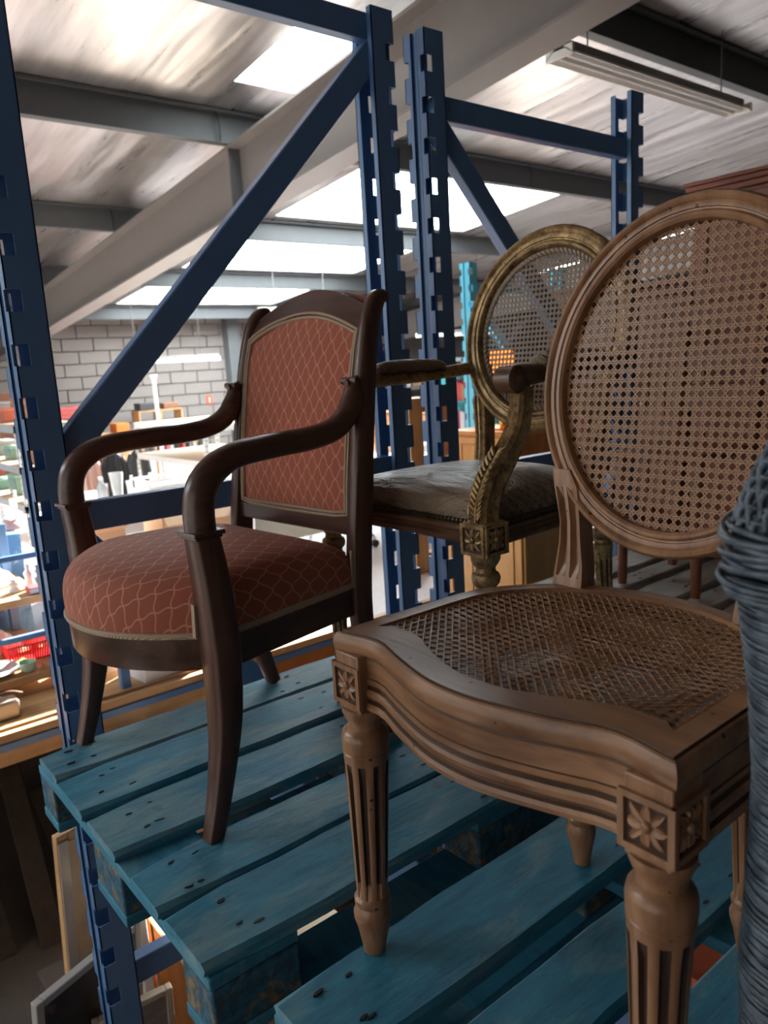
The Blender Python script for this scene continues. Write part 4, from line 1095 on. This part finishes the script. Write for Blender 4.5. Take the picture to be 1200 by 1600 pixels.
# items near the deck edge behind the chair
T = thing('carton', 'white carton with a red mark on the deck edge', 'box', (1.245, 3.20, DK + .001)); T.rotation_euler = (0, 0, .12)
boxo('body', WHITEC, -.145, -.085, 0, .145, .105, .21, T, .003); b = MB(); b.prism([(.02 + .03 * math.cos(t) , .11 + .05 * math.sin(t)) for t in [2 * PI * k / 14 for k in range(14)]], -.0868, -.0852, 'y'); b.build('red_mark', RED, T, smooth=False)
b = MB(); b.tube(smoothpath([(.02, -.088, .07), (.08, -.10, .02), (.20, -.11, .012), (.27, -.08, .03)], 6), .003, 6); b.build('ribbon', WHITE, T)
T = thing('carton', 'brown carton with printed letters on the deck edge', 'box', (1.035, 3.42, DK + .001)); boxo('body', CARDB, -.14, -.07, 0, .16, .12, .26, T, .003)
for tx, X, Z, S_ in (('f', -.05, .12, .055), ('ITA', .06, .15, .04)):
    cu = bpy.data.curves.new('print_text', 'FONT'); cu.body = tx; cu.size = S_; cu.extrude = .0004; tmp = bpy.data.objects.new('tmp', cu); COL.objects.link(tmp); cu.materials.append(BLACK); me = bpy.data.meshes.new_from_object(tmp); bpy.data.objects.remove(tmp)
    o = bpy.data.objects.new('print_text', me); COL.objects.link(o); o.parent = T
    o.location = (X, -.0712, Z); o.rotation_euler = (PI / 2, 0, 0)
T = thing('steel_post', 'short blue steel post with a foot plate on the deck edge', 'post', (1.035, 3.13, DK + .001)); boxo('tube', RP, -.02, -.02, .008, .02, .02, .42, T, .004); boxo('foot_plate', plain('grey_plate', (.28, .3, .34), .4, .5), -.055, -.035, 0, .055, .035, .008, T, .002)
lathe_thing('pink_bowl', 'small pale pink ball ornament in the gap below the deck edge', 'ornament', [(.01, 0), (.035, .012), (.042, .035), (.035, .06), (.01, .075)], plain('pale_pink', (.72, .42, .40), .5), (.925, 2.92, DK - .168))
b = MB(); b.box(.8, 2.74, 0, 1.15, 2.97, DK - .169); tag(b.build('tall_crate', greywood('z'), bevel=.006), 'tall grey crate under the deck fascia', 'crate')

# table with cartons behind the chair seat
T = thing('trestle_table', 'long white topped table holding open cartons', 'table', (1.1, 4.05, DK)); boxo('table_top', plain('white_top', (.82, .80, .78), .5), 0, 0, .27, 1.2, .9, .30, T, .004)
for X in (.1, 1.06):
    for Y in (.06, .8): boxo('leg', STEEL, X, Y, 0, X + .04, Y + .04, .27, T, .003)
def carton(label, x, y, z, W_, D_, H_, rz, m=CARDB, flaps=True):
    T = thing('carton', label, 'box', (x, y, z), rz); w2, d2 = W_ / 2, D_ / 2; b = MB()
    for (a, c, e, f) in ((-w2, -d2, w2, -d2 + .005), (-w2, d2 - .005, w2, d2), (-w2, -d2, -w2 + .005, d2), (w2 - .005, -d2, w2, d2)): b.box(a, c, 0, e, f, H_)
    b.box(-w2, -d2, 0, w2, d2, .005); b.build('body', m, T, smooth=False)
    if flaps:
        for (p, q, dx, dy) in (((-w2, -d2), (w2, -d2), 0, -1), ((-w2, d2), (w2, d2), 0, 1), ((-w2, -d2), (-w2, d2), -1, 0), ((w2, -d2), (w2, d2), 1, 0)):
            b = MB(); l = .10; a_ = rr.uniform(.2, .9); hx, hz = math.cos(a_) * l, math.sin(a_) * l * rr.choice((1, -1, 1))
            v = [(p[0], p[1], H_), (q[0], q[1], H_), (q[0] + dx * hx, q[1] + dy * hx, H_ + hz), (p[0] + dx * hx, p[1] + dy * hx, H_ + hz)]
            b.add(v + [(x_, y_, z_ - .004) for x_, y_, z_ in v], [(0, 1, 2, 3), (7, 6, 5, 4), (0, 4, 5, 1), (1, 5, 6, 2), (2, 6, 7, 3), (3, 7, 4, 0)]); b.build('flap', m, T, smooth=False)
    return T
carton('open brown carton on the white table, beside the blue post', 1.30, 4.27, DK + .3005, .32, .30, .20, .10)
carton('wide brown carton on the white table behind the armchair seat', 1.94, 4.32, DK + .3005, .46, .34, .24, -.05)
carton('pale carton on the trolley table top', 2.78, 4.55, DK + .5605, .50, .36, .16, .02, plain('pale_card', (.55, .42, .33), .8))
T = thing('cable_remote', 'small black gadget with a cable lying on the wide carton', 'gadget', (1.84, 4.32, DK + .545)); boxo('body', BLACK, -.03, -.02, 0, .03, .02, .022, T, .004); b = MB(); b.tube(smoothpath([(.03, 0, .01), (.09, .03, .006), (.16, .0, .01)], 6), .003, 6); b.build('cable', BLACK, T)
b = MB(); b.box(1.72, 4.16, DK + .541, 2.16, 4.48, DK + .5445); o = tag(b.build('lid_board', WHITEC, smooth=False), 'white card sheet lying on the wide carton', 'sheet')
# white laundry crate
T = thing('plastic_crate', 'white open-weave plastic crate in front of the shelving', 'crate', (2.42, 5.62, 1.281)); b = MB(); W_, D_, H_ = .50, .30, .17
for k in range(25): b.box(-W_ / 2 + k * .02, -D_ / 2, 0, -W_ / 2 + k * .02 + .009, -D_ / 2 + .004, H_)
for k in range(9): b.box(-W_ / 2, -D_ / 2, k * .02, W_ / 2, -D_ / 2 + .004, k * .02 + .009)
for k in range(15): b.box(-W_ / 2, -D_ / 2 + k * .02, 0, -W_ / 2 + .004, -D_ / 2 + k * .02 + .009, H_)
b.build('lattice', WHITE, T, smooth=False)['kind'] = 'stuff'
b = MB(); b.box(-W_ / 2 + .01, -D_ / 2 + .012, 0, W_ / 2, D_ / 2, H_ - .03); b.build('linen', plain('pale_linen', (.60, .60, .62), .8), T, bevel=.02)
b = MB(); b.tube([(-W_ / 2, -D_ / 2, H_), (W_ / 2, -D_ / 2, H_), (W_ / 2, D_ / 2, H_), (-W_ / 2, D_ / 2, H_)], .009, 6, closed=True); b.build('rim', WHITE, T)
T = thing('low_table', 'low grey table under the white crate and bottles', 'table', (1.5, 5.25, DK)); boxo('table_top', plain('white_top', (.82, .80, .78), .5), 0, 0, .35, 1.3, .66, .3795, T, .004)
for X in (.05, 1.2):
    for Y in (.05, .56): boxo('leg', STEEL, X, Y, 0, X + .04, Y + .04, .35, T, .002)
T = thing('bottle', 'clear plastic water bottle on the low grey table', 'bottle', (1.83, 5.50, DK + .38)); b = MB(); b.lathe([(.035, 0), (.038, .02), (.036, .08), (.038, .15), (.034, .18), (.014, .215), (.013, .23)], 0, 0, 16); b.build('body', plain('clear_bottle', (.45, .47, .48), .12), T); b = MB(); b.lathe([(.015, .228), (.015, .25)], 0, 0, 12); b.build('cap', WHITE, T)
lathe_thing('glass_vase', 'tall clear glass vase beside the water bottle', 'vase', [(.03, 0), (.032, .01), (.035, .12), (.05, .26), (.047, .26), (.03, .12), (0, .015)], plain('clear_bottle', (.45, .47, .48), .12), (1.97, 5.58, DK + .38))
b = MB(); b.ball((0, 0, .05), (.14, .09, .05), 14, 8); o = tag(b.build('handbag', BLACK, angle=60), 'black handbag lying beside the water bottle', 'bag'); o.location = (1.66, 5.55, DK + .379)
# clothes rail with garments
T = thing('clothes_rail', 'white tubular clothes rail in front of the shelving', 'clothes rail', (2.45, 8.16, DK))
for X in (0, 1.5):
    b = MB(); b.tube([(X, 0, 0), (X, 0, .62)], .012, 8); b.build('post', WHITE, T); b = MB(); b.tube([(X, -.25, .012), (X, .25, .012)], .012, 8); b.build('foot', WHITE, T)
b = MB(); b.tube([(0, 0, .62), (1.5, 0, .62)], .012, 8); b.build('bar', WHITE, T)
def garment(label, x, y, ztop, h, w_, m, sleeves=True):
    T = thing('garment', label, 'garment', (x, y, ztop), 0 if sleeves else PI / 2); b = MB(); rings = []
    for k in range(9):
        f = k / 8; ww = w_ * (.12 if k == 0 else .5 * min(1, .72 + .35 * f) if k > 1 else .42); dd = (.03 + .03 * f) if sleeves else (.010 + .012 * f); n_ = 20
        rings.append([(ww * math.cos(2 * PI * q / n_) * (1 + .05 * math.sin(q * 5 + k)), dd * math.sin(2 * PI * q / n_) * (1 + .3 * math.sin(q * 3)), -h * f) for q in range(n_)])
    b.loft(rings, caps=True); b.build('body', m, T, angle=70)
    if sleeves:
        for s in (-1, 1): b = MB(); b.tube(smoothpath([(s * w_ * .38, 0, -h * .13), (s * w_ * .55, .01, -h * .35), (s * w_ * .56, -.01, -h * .66)], 4), [(.045, .03)] * 8 + [(.035, .025)], 10); b.build('sleeve', m, T)
    b = MB(); b.tube([(0, 0, -.01), (0, 0, .03), (.015, 0, .045), (.02, 0, .03)], .003, 6); b.build('hanger_hook', STEEL, T)
    return T
garment('pale pink blouse hanging on the clothes rail', 2.60, 8.16, 1.47, .38, .18, plain('pink_cloth', (.52, .32, .27), .85))
garment('black coat hanging on the clothes rail beside the blouse', 2.88, 8.16, 1.47, .50, .20, plain('black_cloth', (.02, .021, .024), .8))
garment('dark grey jacket hanging at the end of the clothes rail', 3.15, 8.16, 1.47, .42, .18, plain('charcoal_cloth', (.05, .055, .062), .7))
T = thing('clothes_rack', 'brown wooden hanging rack of small clothes against the far wall', 'clothes rack', (3.9, 9.5, DK))
for X in (0, .55): boxo('post', pine('z'), X, 0, 0, X + .03, .03, .62, T, .003)
boxo('bar', pine('x'), 0, .005, .55, .58, .025, .575, T, .003)
for k, cc in enumerate(((.03, .03, .035), (.62, .05, .05), (.75, .74, .72), (.03, .03, .03), (.58, .04, .05), (.05, .05, .06), (.6, .58, .52))):
    garment('small %s top on the wooden hanging rack' % ('black', 'red', 'white', 'dark', 'crimson', 'charcoal', 'cream')[k], 3.96 + k * .078, 9.515, 1.43, .26, .13, plain('cloth_%d' % k, cc, .85), False)
b = MB(); b.lathe([(.05, 0), (.05, .02), (.022, .03), (.022, 1.27), (.028, 1.30), (.042, 1.33), (.042, 1.345)], 0, 0, 16); o = tag(b.build('display_pole', WHITE), 'white pole standing free behind the shelving', 'pole'); o.location = (3.48, 8.3, DK)
# christmas tree
T = thing('christmas_tree', 'small dark artificial fir with baubles near the block wall', 'tree', (5.1, 10.6, DK)); b = MB(); b.tube([(0, 0, 0), (0, 0, .5)], .015, 8); b.build('trunk', brownwood('z'), T)
b = MB(); rr = random.Random(3)
for k in range(420):
    z = rr.uniform(.03, .52); r = .26 * (1 - (z - .03) / .52) + .01; a = rr.uniform(0, 2 * PI); q = rr.uniform(.35, 1) * r
    b.bar((q * math.cos(a), q * math.sin(a), z), (q * math.cos(a) + rr.uniform(-.05, .05), q * math.sin(a) + rr.uniform(-.05, .05), z + rr.uniform(-.04, .02)), .007, .007)
b.build('needles', plain('fir_green', (.012, .025, .016), .8), T, smooth=False)['kind'] = 'stuff'
for k in range(7): a = k * 2.2; b = MB(); b.ball((.17 * math.cos(a) * (1 - k * .09), .17 * math.sin(a) * (1 - k * .09), .10 + k * .05), .022, 8, 6); b.build('bauble', (RED, WHITE)[k % 2], T)

# far wall furniture
cabinet('red_cabinet', 'pink red cupboard with a brown top against the block wall', 'cabinet', 3.42, 11.7, DK, 3.85, 12.3, 1.86, brownwood, lambda a: plain('pink_red_paint', (.50, .10, .09), .5), 2, .0, .16)
cabinet('tall_cabinet', 'tall brown cupboard beside the red cupboard against the block wall', 'cabinet', 2.55, 11.5, DK, 3.0, 12.1, 2.14, brownwood, lambda a: wood('warm_brown', (.30, .15, .09), (.40, .22, .14), a, .5, 14.), 1, 0, .03)
T = thing('bookcase', 'pine bookcase with dark cases on top against the block wall', 'bookcase', (4.72, 12.0, DK))
for X in (0, .36, .72): boxo('upright_panel', pine('z'), X, 0, 0, X + .025, .3, .80, T, .003)
for z in (.02, .28, .54, .79): boxo('shelf', pine('x'), 0, 0, z, .745, .3, z + .02, T, .003)
for k, (X, w_, h, cl) in enumerate(((4.76, .34, .12, (.04, .042, .045)), (5.16, .26, .10, (.20, .09, .05)))):
    o = boxo('suitcase', plain('case_%d' % k, cl, .6), X, 12.02, DK + .8105, X + w_, 12.28, DK + .8105 + h, None, .015); tag(o, ('flat black case lying on top of the pine bookcase', 'small brown case lying on top of the pine bookcase')[k], 'case')
o = boxo('storage_box', plain('orange_box', (.55, .17, .03), .6), 4.25, 11.75, DK + .52, 4.45, 12.05, DK + .66, None, .006); tag(o, 'orange box on a low cupboard by the block wall', 'box')
cabinet('low_cupboard', 'low pine cupboard under the orange box', 'cupboard', 4.0, 11.7, DK, 4.6, 12.2, DK + .519, pine, pine, 2, 0, .03)
o = boxo('exit_sign', plain('sign_red', (.62, .10, .06), .5), 6.28, 12.735, 1.70, 6.39, 12.75, 1.86, None, .002); tag(o, 'small red fire point sign on the block wall', 'sign'); o['kind'] = 'thing'
b = MB(); b.box(6.327, 12.732, 1.73, 6.343, 12.736, 1.82); b.box(6.319, 12.732, 1.795, 6.351, 12.736, 1.805); b.build('pictogram', WHITE, o, smooth=False)
b = MB(); b.box(6.05, 11.2, DK, 6.35, 11.4, 1.45); o = tag(b.build('notice_board', RP, bevel=.004), 'blue panel standing near the dark steel column', 'panel')
rr = random.Random(21)
for k in range(12):          # goods on the left shelving
    z = (1.33, 1.62, 1.92)[k % 3]; Y = 6.25 + (k // 3) * .55; h = rr.uniform(.07, .16); cl = rr.choice(((.45, .12, .08), (.20, .22, .25), (.55, .50, .42), (.32, .18, .10), (.12, .25, .22)))
    T = thing('storage_tin', 'lidded %s on the %s shelf of the brown boarded shelving, %s from its end' % (('tin', 'box', 'jar')[k % 3], ('low', 'middle', 'top')[k % 3], ('first', 'second', 'third', 'fourth')[k // 3]), 'container', (1.63, Y, z + .0005)); boxo('body', plain('goods_%d' % k, cl, .5), -.09, -.12, 0, .09, .12, h, T, .006); boxo('lid', plain('goods_lid_%d' % k, tuple(min(1, v * 1.5) for v in cl), .5), -.094, -.124, h, .094, .124, h + .02, T, .004)

# ================================================================== ON THE DECK, BEHIND THE UPRIGHTS
T = thing('pine_frame', 'upright pale pine board frame standing behind the blue uprights', 'frame', (3.03, 3.5, DK))
boxo('post', pine('z'), 0, 0, 0, .11, .04, 1.09, T, .004); boxo('post', pine('z'), .275, 0, 0, .315, .04, 1.05, T, .004); boxo('rail', pine('x'), .11, .005, 1.0, .275, .035, 1.05, T, .004); boxo('rail', pine('x'), .11, .005, .05, .275, .035, .12, T, .004)
T = thing('trolley_table', 'white topped trolley table with chrome castor legs', 'table', (3.1, 4.25, DK)); boxo('table_top', plain('white_top', (.82, .80, .78), .5), -.75, 0, .52, 1.2, .8, .56, T, .006); boxo('front_panel', plain('pale_green_panel', (.62, .70, .66), .5), -.74, .02, .20, 1.19, .035, .519, T, .003)
CH = plain('chrome', (.7, .7, .7), .15, 1.0)
for X in (-.65, .12, .9):
    b = MB(); b.tube(smoothpath([(X, .06, .52), (X, .06, .14), (X + .03, .06, .105), (X + .09, .06, .10), (X + .12, .06, .06)], 5), .013, 8); L_ = b.build('leg', CH, T)
    b = MB(); b.tube([(X + .12, .045, .028), (X + .12, .075, .028)], .028, 14); b.build('castor', BLACK, L_)
    b = MB(); b.tube([(X, .72, .52), (X, .72, .0)], .013, 8); b.build('leg', CH, T)
PB = plain('sunlit_blue_paint', (.10, .46, .64), .4)  # rack blue made paler, with the skylight's brightness put into the colour
T = thing('rack_frame', 'blue rack frame, lightened as if sunlit, standing further into the hall', 'rack frame', (0, 0, DK)); RP_ = RP; RP = PB
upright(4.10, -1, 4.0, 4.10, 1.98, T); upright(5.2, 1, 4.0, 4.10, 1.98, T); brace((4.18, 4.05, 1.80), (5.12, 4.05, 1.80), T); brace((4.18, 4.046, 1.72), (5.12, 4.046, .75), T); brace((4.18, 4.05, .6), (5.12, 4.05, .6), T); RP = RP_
cabinet('orange_cabinet', 'bright orange wooden cabinet under the table lamp', 'cabinet', 3.62, 3.2, DK, 4.02, 3.72, 1.74, orangewood, lambda a: wood('sunlit_orange_wood', (.55, .26, .06), (.68, .36, .10), a, .4, 14.), 2, .0, .03)
cabinet('orange_cabinet', 'darker orange wooden chest beside the bright orange cabinet', 'cabinet', 4.10, 3.15, DK, 4.5, 3.6, 1.52, orangewood, orangewood, 2, .0, .03)
cabinet('brown_cupboard', 'big dark brown cupboard beside the orange chest on the deck', 'cupboard', 4.62, 3.22, DK, 6.4, 3.75, 2.66, brownwood, brownwood, 2, .0, .04)
cabinet('orange_cabinet', 'orange wooden cabinet lightened as if sunlit, on the lower floor behind the gilded armchair', 'cabinet', 2.44, 2.12, 0, 2.94, 2.62, 1.53, lambda a: wood('sunlit_orange_wood', (.55, .26, .06), (.68, .36, .10), a, .4, 14.), lambda a: wood('sunlit_orange_wood', (.55, .26, .06), (.68, .36, .10), a, .4, 14.), 2, .0, .03)  # sunlight on this cabinet is put into a brighter orange
T = thing('table_lamp', 'table lamp with a glowing orange shade on the orange cabinet', 'lamp', (3.74, 3.40, 1.741)); b = MB(); b.lathe([(.06, 0), (.062, .012), (.02, .03), (.025, .07), (.012, .13), (.01, .16)], 0, 0, 18); b.build('base', plain('brass', (.5, .35, .12), .3, .9), T)
b = MB(); b.loft([[(r * math.cos(2 * PI * k / 28), r * math.sin(2 * PI * k / 28), z) for k in range(28)] for r, z in ((.115, .14), (.075, .50), (.073, .50), (.112, .14))]); b.build('shade', emission_mat('glowing_orange_shade', (1.0, .22, .03), 2.6), T, angle=60)
T = thing('headboard', 'plum padded headboard with a rounded top behind the orange cabinet', 'headboard', (4.62, 3.82, DK)); PLUM = plain('plum_velvet', (.060, .026, .028), .8, 0, .25)
b = MB(); rings = []
for y, k in ((0, .97), (.012, 1), (.05, 1), (.062, .97)):
    rings.append([(-.42 * k, y, .1)] + [(-.42 * k * math.cos(t), y, .95 + .62 * k * math.sin(t)) for t in [PI * q / 20 for q in range(21)]] + [(.42 * k, y, .1)])
b.loft(rings, caps=True); b.build('padding', PLUM, T, angle=40)
for X in (-.38, .34): boxo('leg', brownwood('z'), X, .015, 0, X + .04, .05, .12, T, .003)
# turquoise shelf with books
T = thing('turquoise_shelf', 'turquoise painted open shelf far behind the uprights', 'shelf', (6.2, 6.5, DK)); TQ = plain('turquoise_paint', (.02, .20, .22), .5)
for X in (0, .45, .9): boxo('side_panel', TQ, X, 0, 0, X + .04, .3, 1.2, T, .003)
for z in (.05, .42, .80, 1.16): boxo('shelf', TQ, 0, 0, z, .94, .3, z + .03, T, .003)
rr = random.Random(9)
for sh, z in enumerate((.081, .451, .831)):
    for c_ in range(2):
        X = .045 + c_ * .45; k = 0
        while X < .36 + c_ * .45:
            wd = rr.uniform(.025, .05); h = rr.uniform(.18, .27); o = boxo('book', plain('book_%d' % rr.randrange(6), ((.45, .06, .05), (.5, .45, .38), (.1, .12, .2), (.35, .2, .1), (.55, .5, .5), (.25, .04, .06))[rr.randrange(6)], .6), 6.2 + X, 6.53, DK + z, 6.2 + X + wd - .002, 6.74, DK + z + h, None, .002)
            tag(o, 'upright book in the turquoise shelf', 'book', 'books in the turquoise shelf'); X += wd
T = thing('clothes_table', 'dark table heaped with clothes behind the rack', 'table', (4.9, 5.2, DK)); boxo('table_top', greywood('x'), 0, 0, .38, 1.0, .9, .41, T, .004)
for X in (.03, .92):
    for Y in (.03, .82): boxo('leg', greywood('z'), X, Y, 0, X + .05, Y + .05, .38, T, .003)
for k, (X, Y, r, cl, lb) in enumerate(((5.25, 5.65, .17, (.72, .70, .70), 'heap of white linen on the clothes table'), (5.62, 5.55, .16, (.62, .45, .45), 'folded pink cloth on the clothes table'), (5.55, 5.85, .16, (.12, .15, .25), 'dark blue cloth bundle on the clothes table'))):
    b = MB(); rr = random.Random(k); rings = []
    for i in range(1, 9):
        t = PI * .5 * i / 8; rings.append([(r * math.sin(t) * math.cos(2 * PI * q / 18) * (1 + .18 * math.sin(q * 2.3 + i)), r * .8 * math.sin(t) * math.sin(2 * PI * q / 18) * (1 + .15 * math.sin(q * 3.1)), r * 1.1 * math.cos(t) + .012 * math.sin(q * 2 + i * 1.3) * (i < 8)) for q in range(18)])
    b.loft(rings, caps=True); o = tag(b.build('cloth_heap', plain('cloth_heap_%d' % k, cl, .9), angle=80), lb, 'cloth'); o.location = (X, Y, DK + .4105)
T = thing('shopping_bag', 'dark red bag beside the heap of white linen', 'bag', (5.06, 5.32, DK + .4105)); b = MB(); b.hexa([(-.09, -.05, 0), (.09, -.05, 0), (.09, .05, 0), (-.09, .05, 0), (-.12, -.07, .16), (.12, -.07, .16), (.12, .07, .16), (-.12, .07, .16)]); b.build('body', plain('wine_red', (.30, .02, .04), .5), T, bevel=.012)
b = MB(); b.tube(smoothpath([(-.06, -.07, .15), (-.04, -.07, .25), (.04, -.07, .25), (.06, -.07, .15)], 6), .006, 6); b.build('handle', plain('wine_red', (.30, .02, .04), .5), T)
# far shelving rows filled with goods
rr = random.Random(77); gl = 0
for u, (X, Y, L) in enumerate(((7.2, 11.6, 2.4), (9.9, 11.6, 2.4), (8.6, 8.6, 2.4), (12.6, 11.6, 2.4), (12.2, 8.4, 2.2))):
    shelf_unit('goods_rack', ('dark goods rack beside the dark steel column', 'second dark goods rack along the block wall', 'dark goods rack standing in the open hall', 'third dark goods rack along the block wall', 'dark goods rack near the far side wall')[u], X, Y, X + L, Y + .6, (1.25, 1.75, 2.25), board=greywood('x'), post=DARKSTEEL, edge=DARKSTEEL)
    for z in (1.25, 1.75):
        x = X + .06
        while x < X + L - .35:
            w_ = rr.uniform(.16, .32); h = rr.uniform(.15, .38); cl = rr.choice(((.30, .18, .10), (.45, .32, .22), (.10, .10, .11), (.40, .08, .06), (.08, .14, .22), (.55, .52, .48)))
            o = boxo('goods_box', plain('goodsbox_%d' % rr.randrange(99), cl, .7), x, Y + .06, z + .0005, x + w_, Y + .5, z + h, None, .008); tag(o, 'box among the goods on a far dark rack', 'box', 'goods on the far racks'); x += w_ + rr.uniform(.01, .08)
for k, (X, Y, W_, D_, H_, cl) in enumerate(((6.9, 7.6, 1.2, .6, .65, (.42, .22, .10)), (5.2, 8.6, 1.1, .6, .7, (.25, .12, .07)), (7.6, 5.6, 1.1, .7, .7, (.50, .30, .14)), (6.0, 9.9, 1.1, .5, .5, (.30, .16, .09)))):
    cabinet('sideboard', ('tan sideboard in the middle of the hall', 'brown sideboard behind the shelving', 'honey coloured sideboard near the turquoise shelf', 'low brown sideboard by the fir tree')[k], 'sideboard', X, Y, DK, X + D_, Y + W_, DK + H_, lambda a, cl=cl, k=k: wood('sideboard_%d' % k, tuple(v * .75 for v in cl), cl, a, .45, 16.), lambda a, cl=cl, k=k: wood('sideboard_%d' % k, tuple(v * .75 for v in cl), cl, a, .45, 16.), 2, .06, .03)

# ================================================================== CEILING FIXTURES
def tube_light(label, x0, x1, y, z, rods=True):
    T = thing('batten_light', label, 'light fitting', (x0, y, z)); L = x1 - x0; M_ = plain('off_white_enamel', (.82, .80, .76), .4, 0, .05)
    b = MB(); b.prism([(-.035, .035), (.035, .035), (.035, .085), (-.035, .085)], 0, L, 'x'); b.build('housing', plain('grey_housing', (.26, .25, .235), .5), T, bevel=.003)
    b = MB(); b.prism([(-.09, .0), (-.085, .0), (-.038, .034), (.038, .034), (.085, .0), (.09, .0), (.04, .04), (-.04, .04)], 0, L, 'x'); b.build('reflector', M_, T, smooth=False)
    for q in (-.03, .03): b = MB(); b.tube([(.03, q, .015), (L - .03, q, .015)], .013, 10); b.build('tube', plain('unlit_tube', (.72, .73, .72), .25, 0, .03), T)
    for X in (.0, L - .02): b = MB(); b.box(X, -.09, -.005, X + .02, .09, .05); b.build('end_cap', M_, T, bevel=.003)
    if rods:
        for X in (.25, L - .25): b = MB(); b.tube([(X, 0, .085), (X, 0, roofz(y, .2) - z)], .004, 6); b.build('hanger_rod', DARKSTEEL, T)
    return T
tube_light('long unlit fluorescent batten hanging beside the rafter', 3.60, 5.55, 2.80, 3.74)
tube_light('white fluorescent batten hanging in front of the block wall', 3.74, 5.16, 10.0, 2.405)
tube_light('short fluorescent batten over the goods rack in the open hall', 7.2, 8.6, 8.0, 2.55)
tube_light('fluorescent batten hanging under the far skylight', 5.3, 6.6, 9.0, 2.95)
for k, (x, y) in enumerate(((2.80, 5.14), (2.86, 7.42), (2.86, 9.75), (6.1, 5.14))):
    b = MB(); b.tube(smoothpath([(x, y - .012, roofz(y, .21)), (x + .01, y - .05, roofz(y, .12)), (x + .02, y - .03, roofz(y, .0))], 5), .006, 6); tag(b.build('cable_clip', BLACK), ('black cable drop on the purlin nearest the rack', 'black cable drop on the second purlin', 'black cable drop on the third purlin', 'black cable drop near the skylight')[k], 'cable')
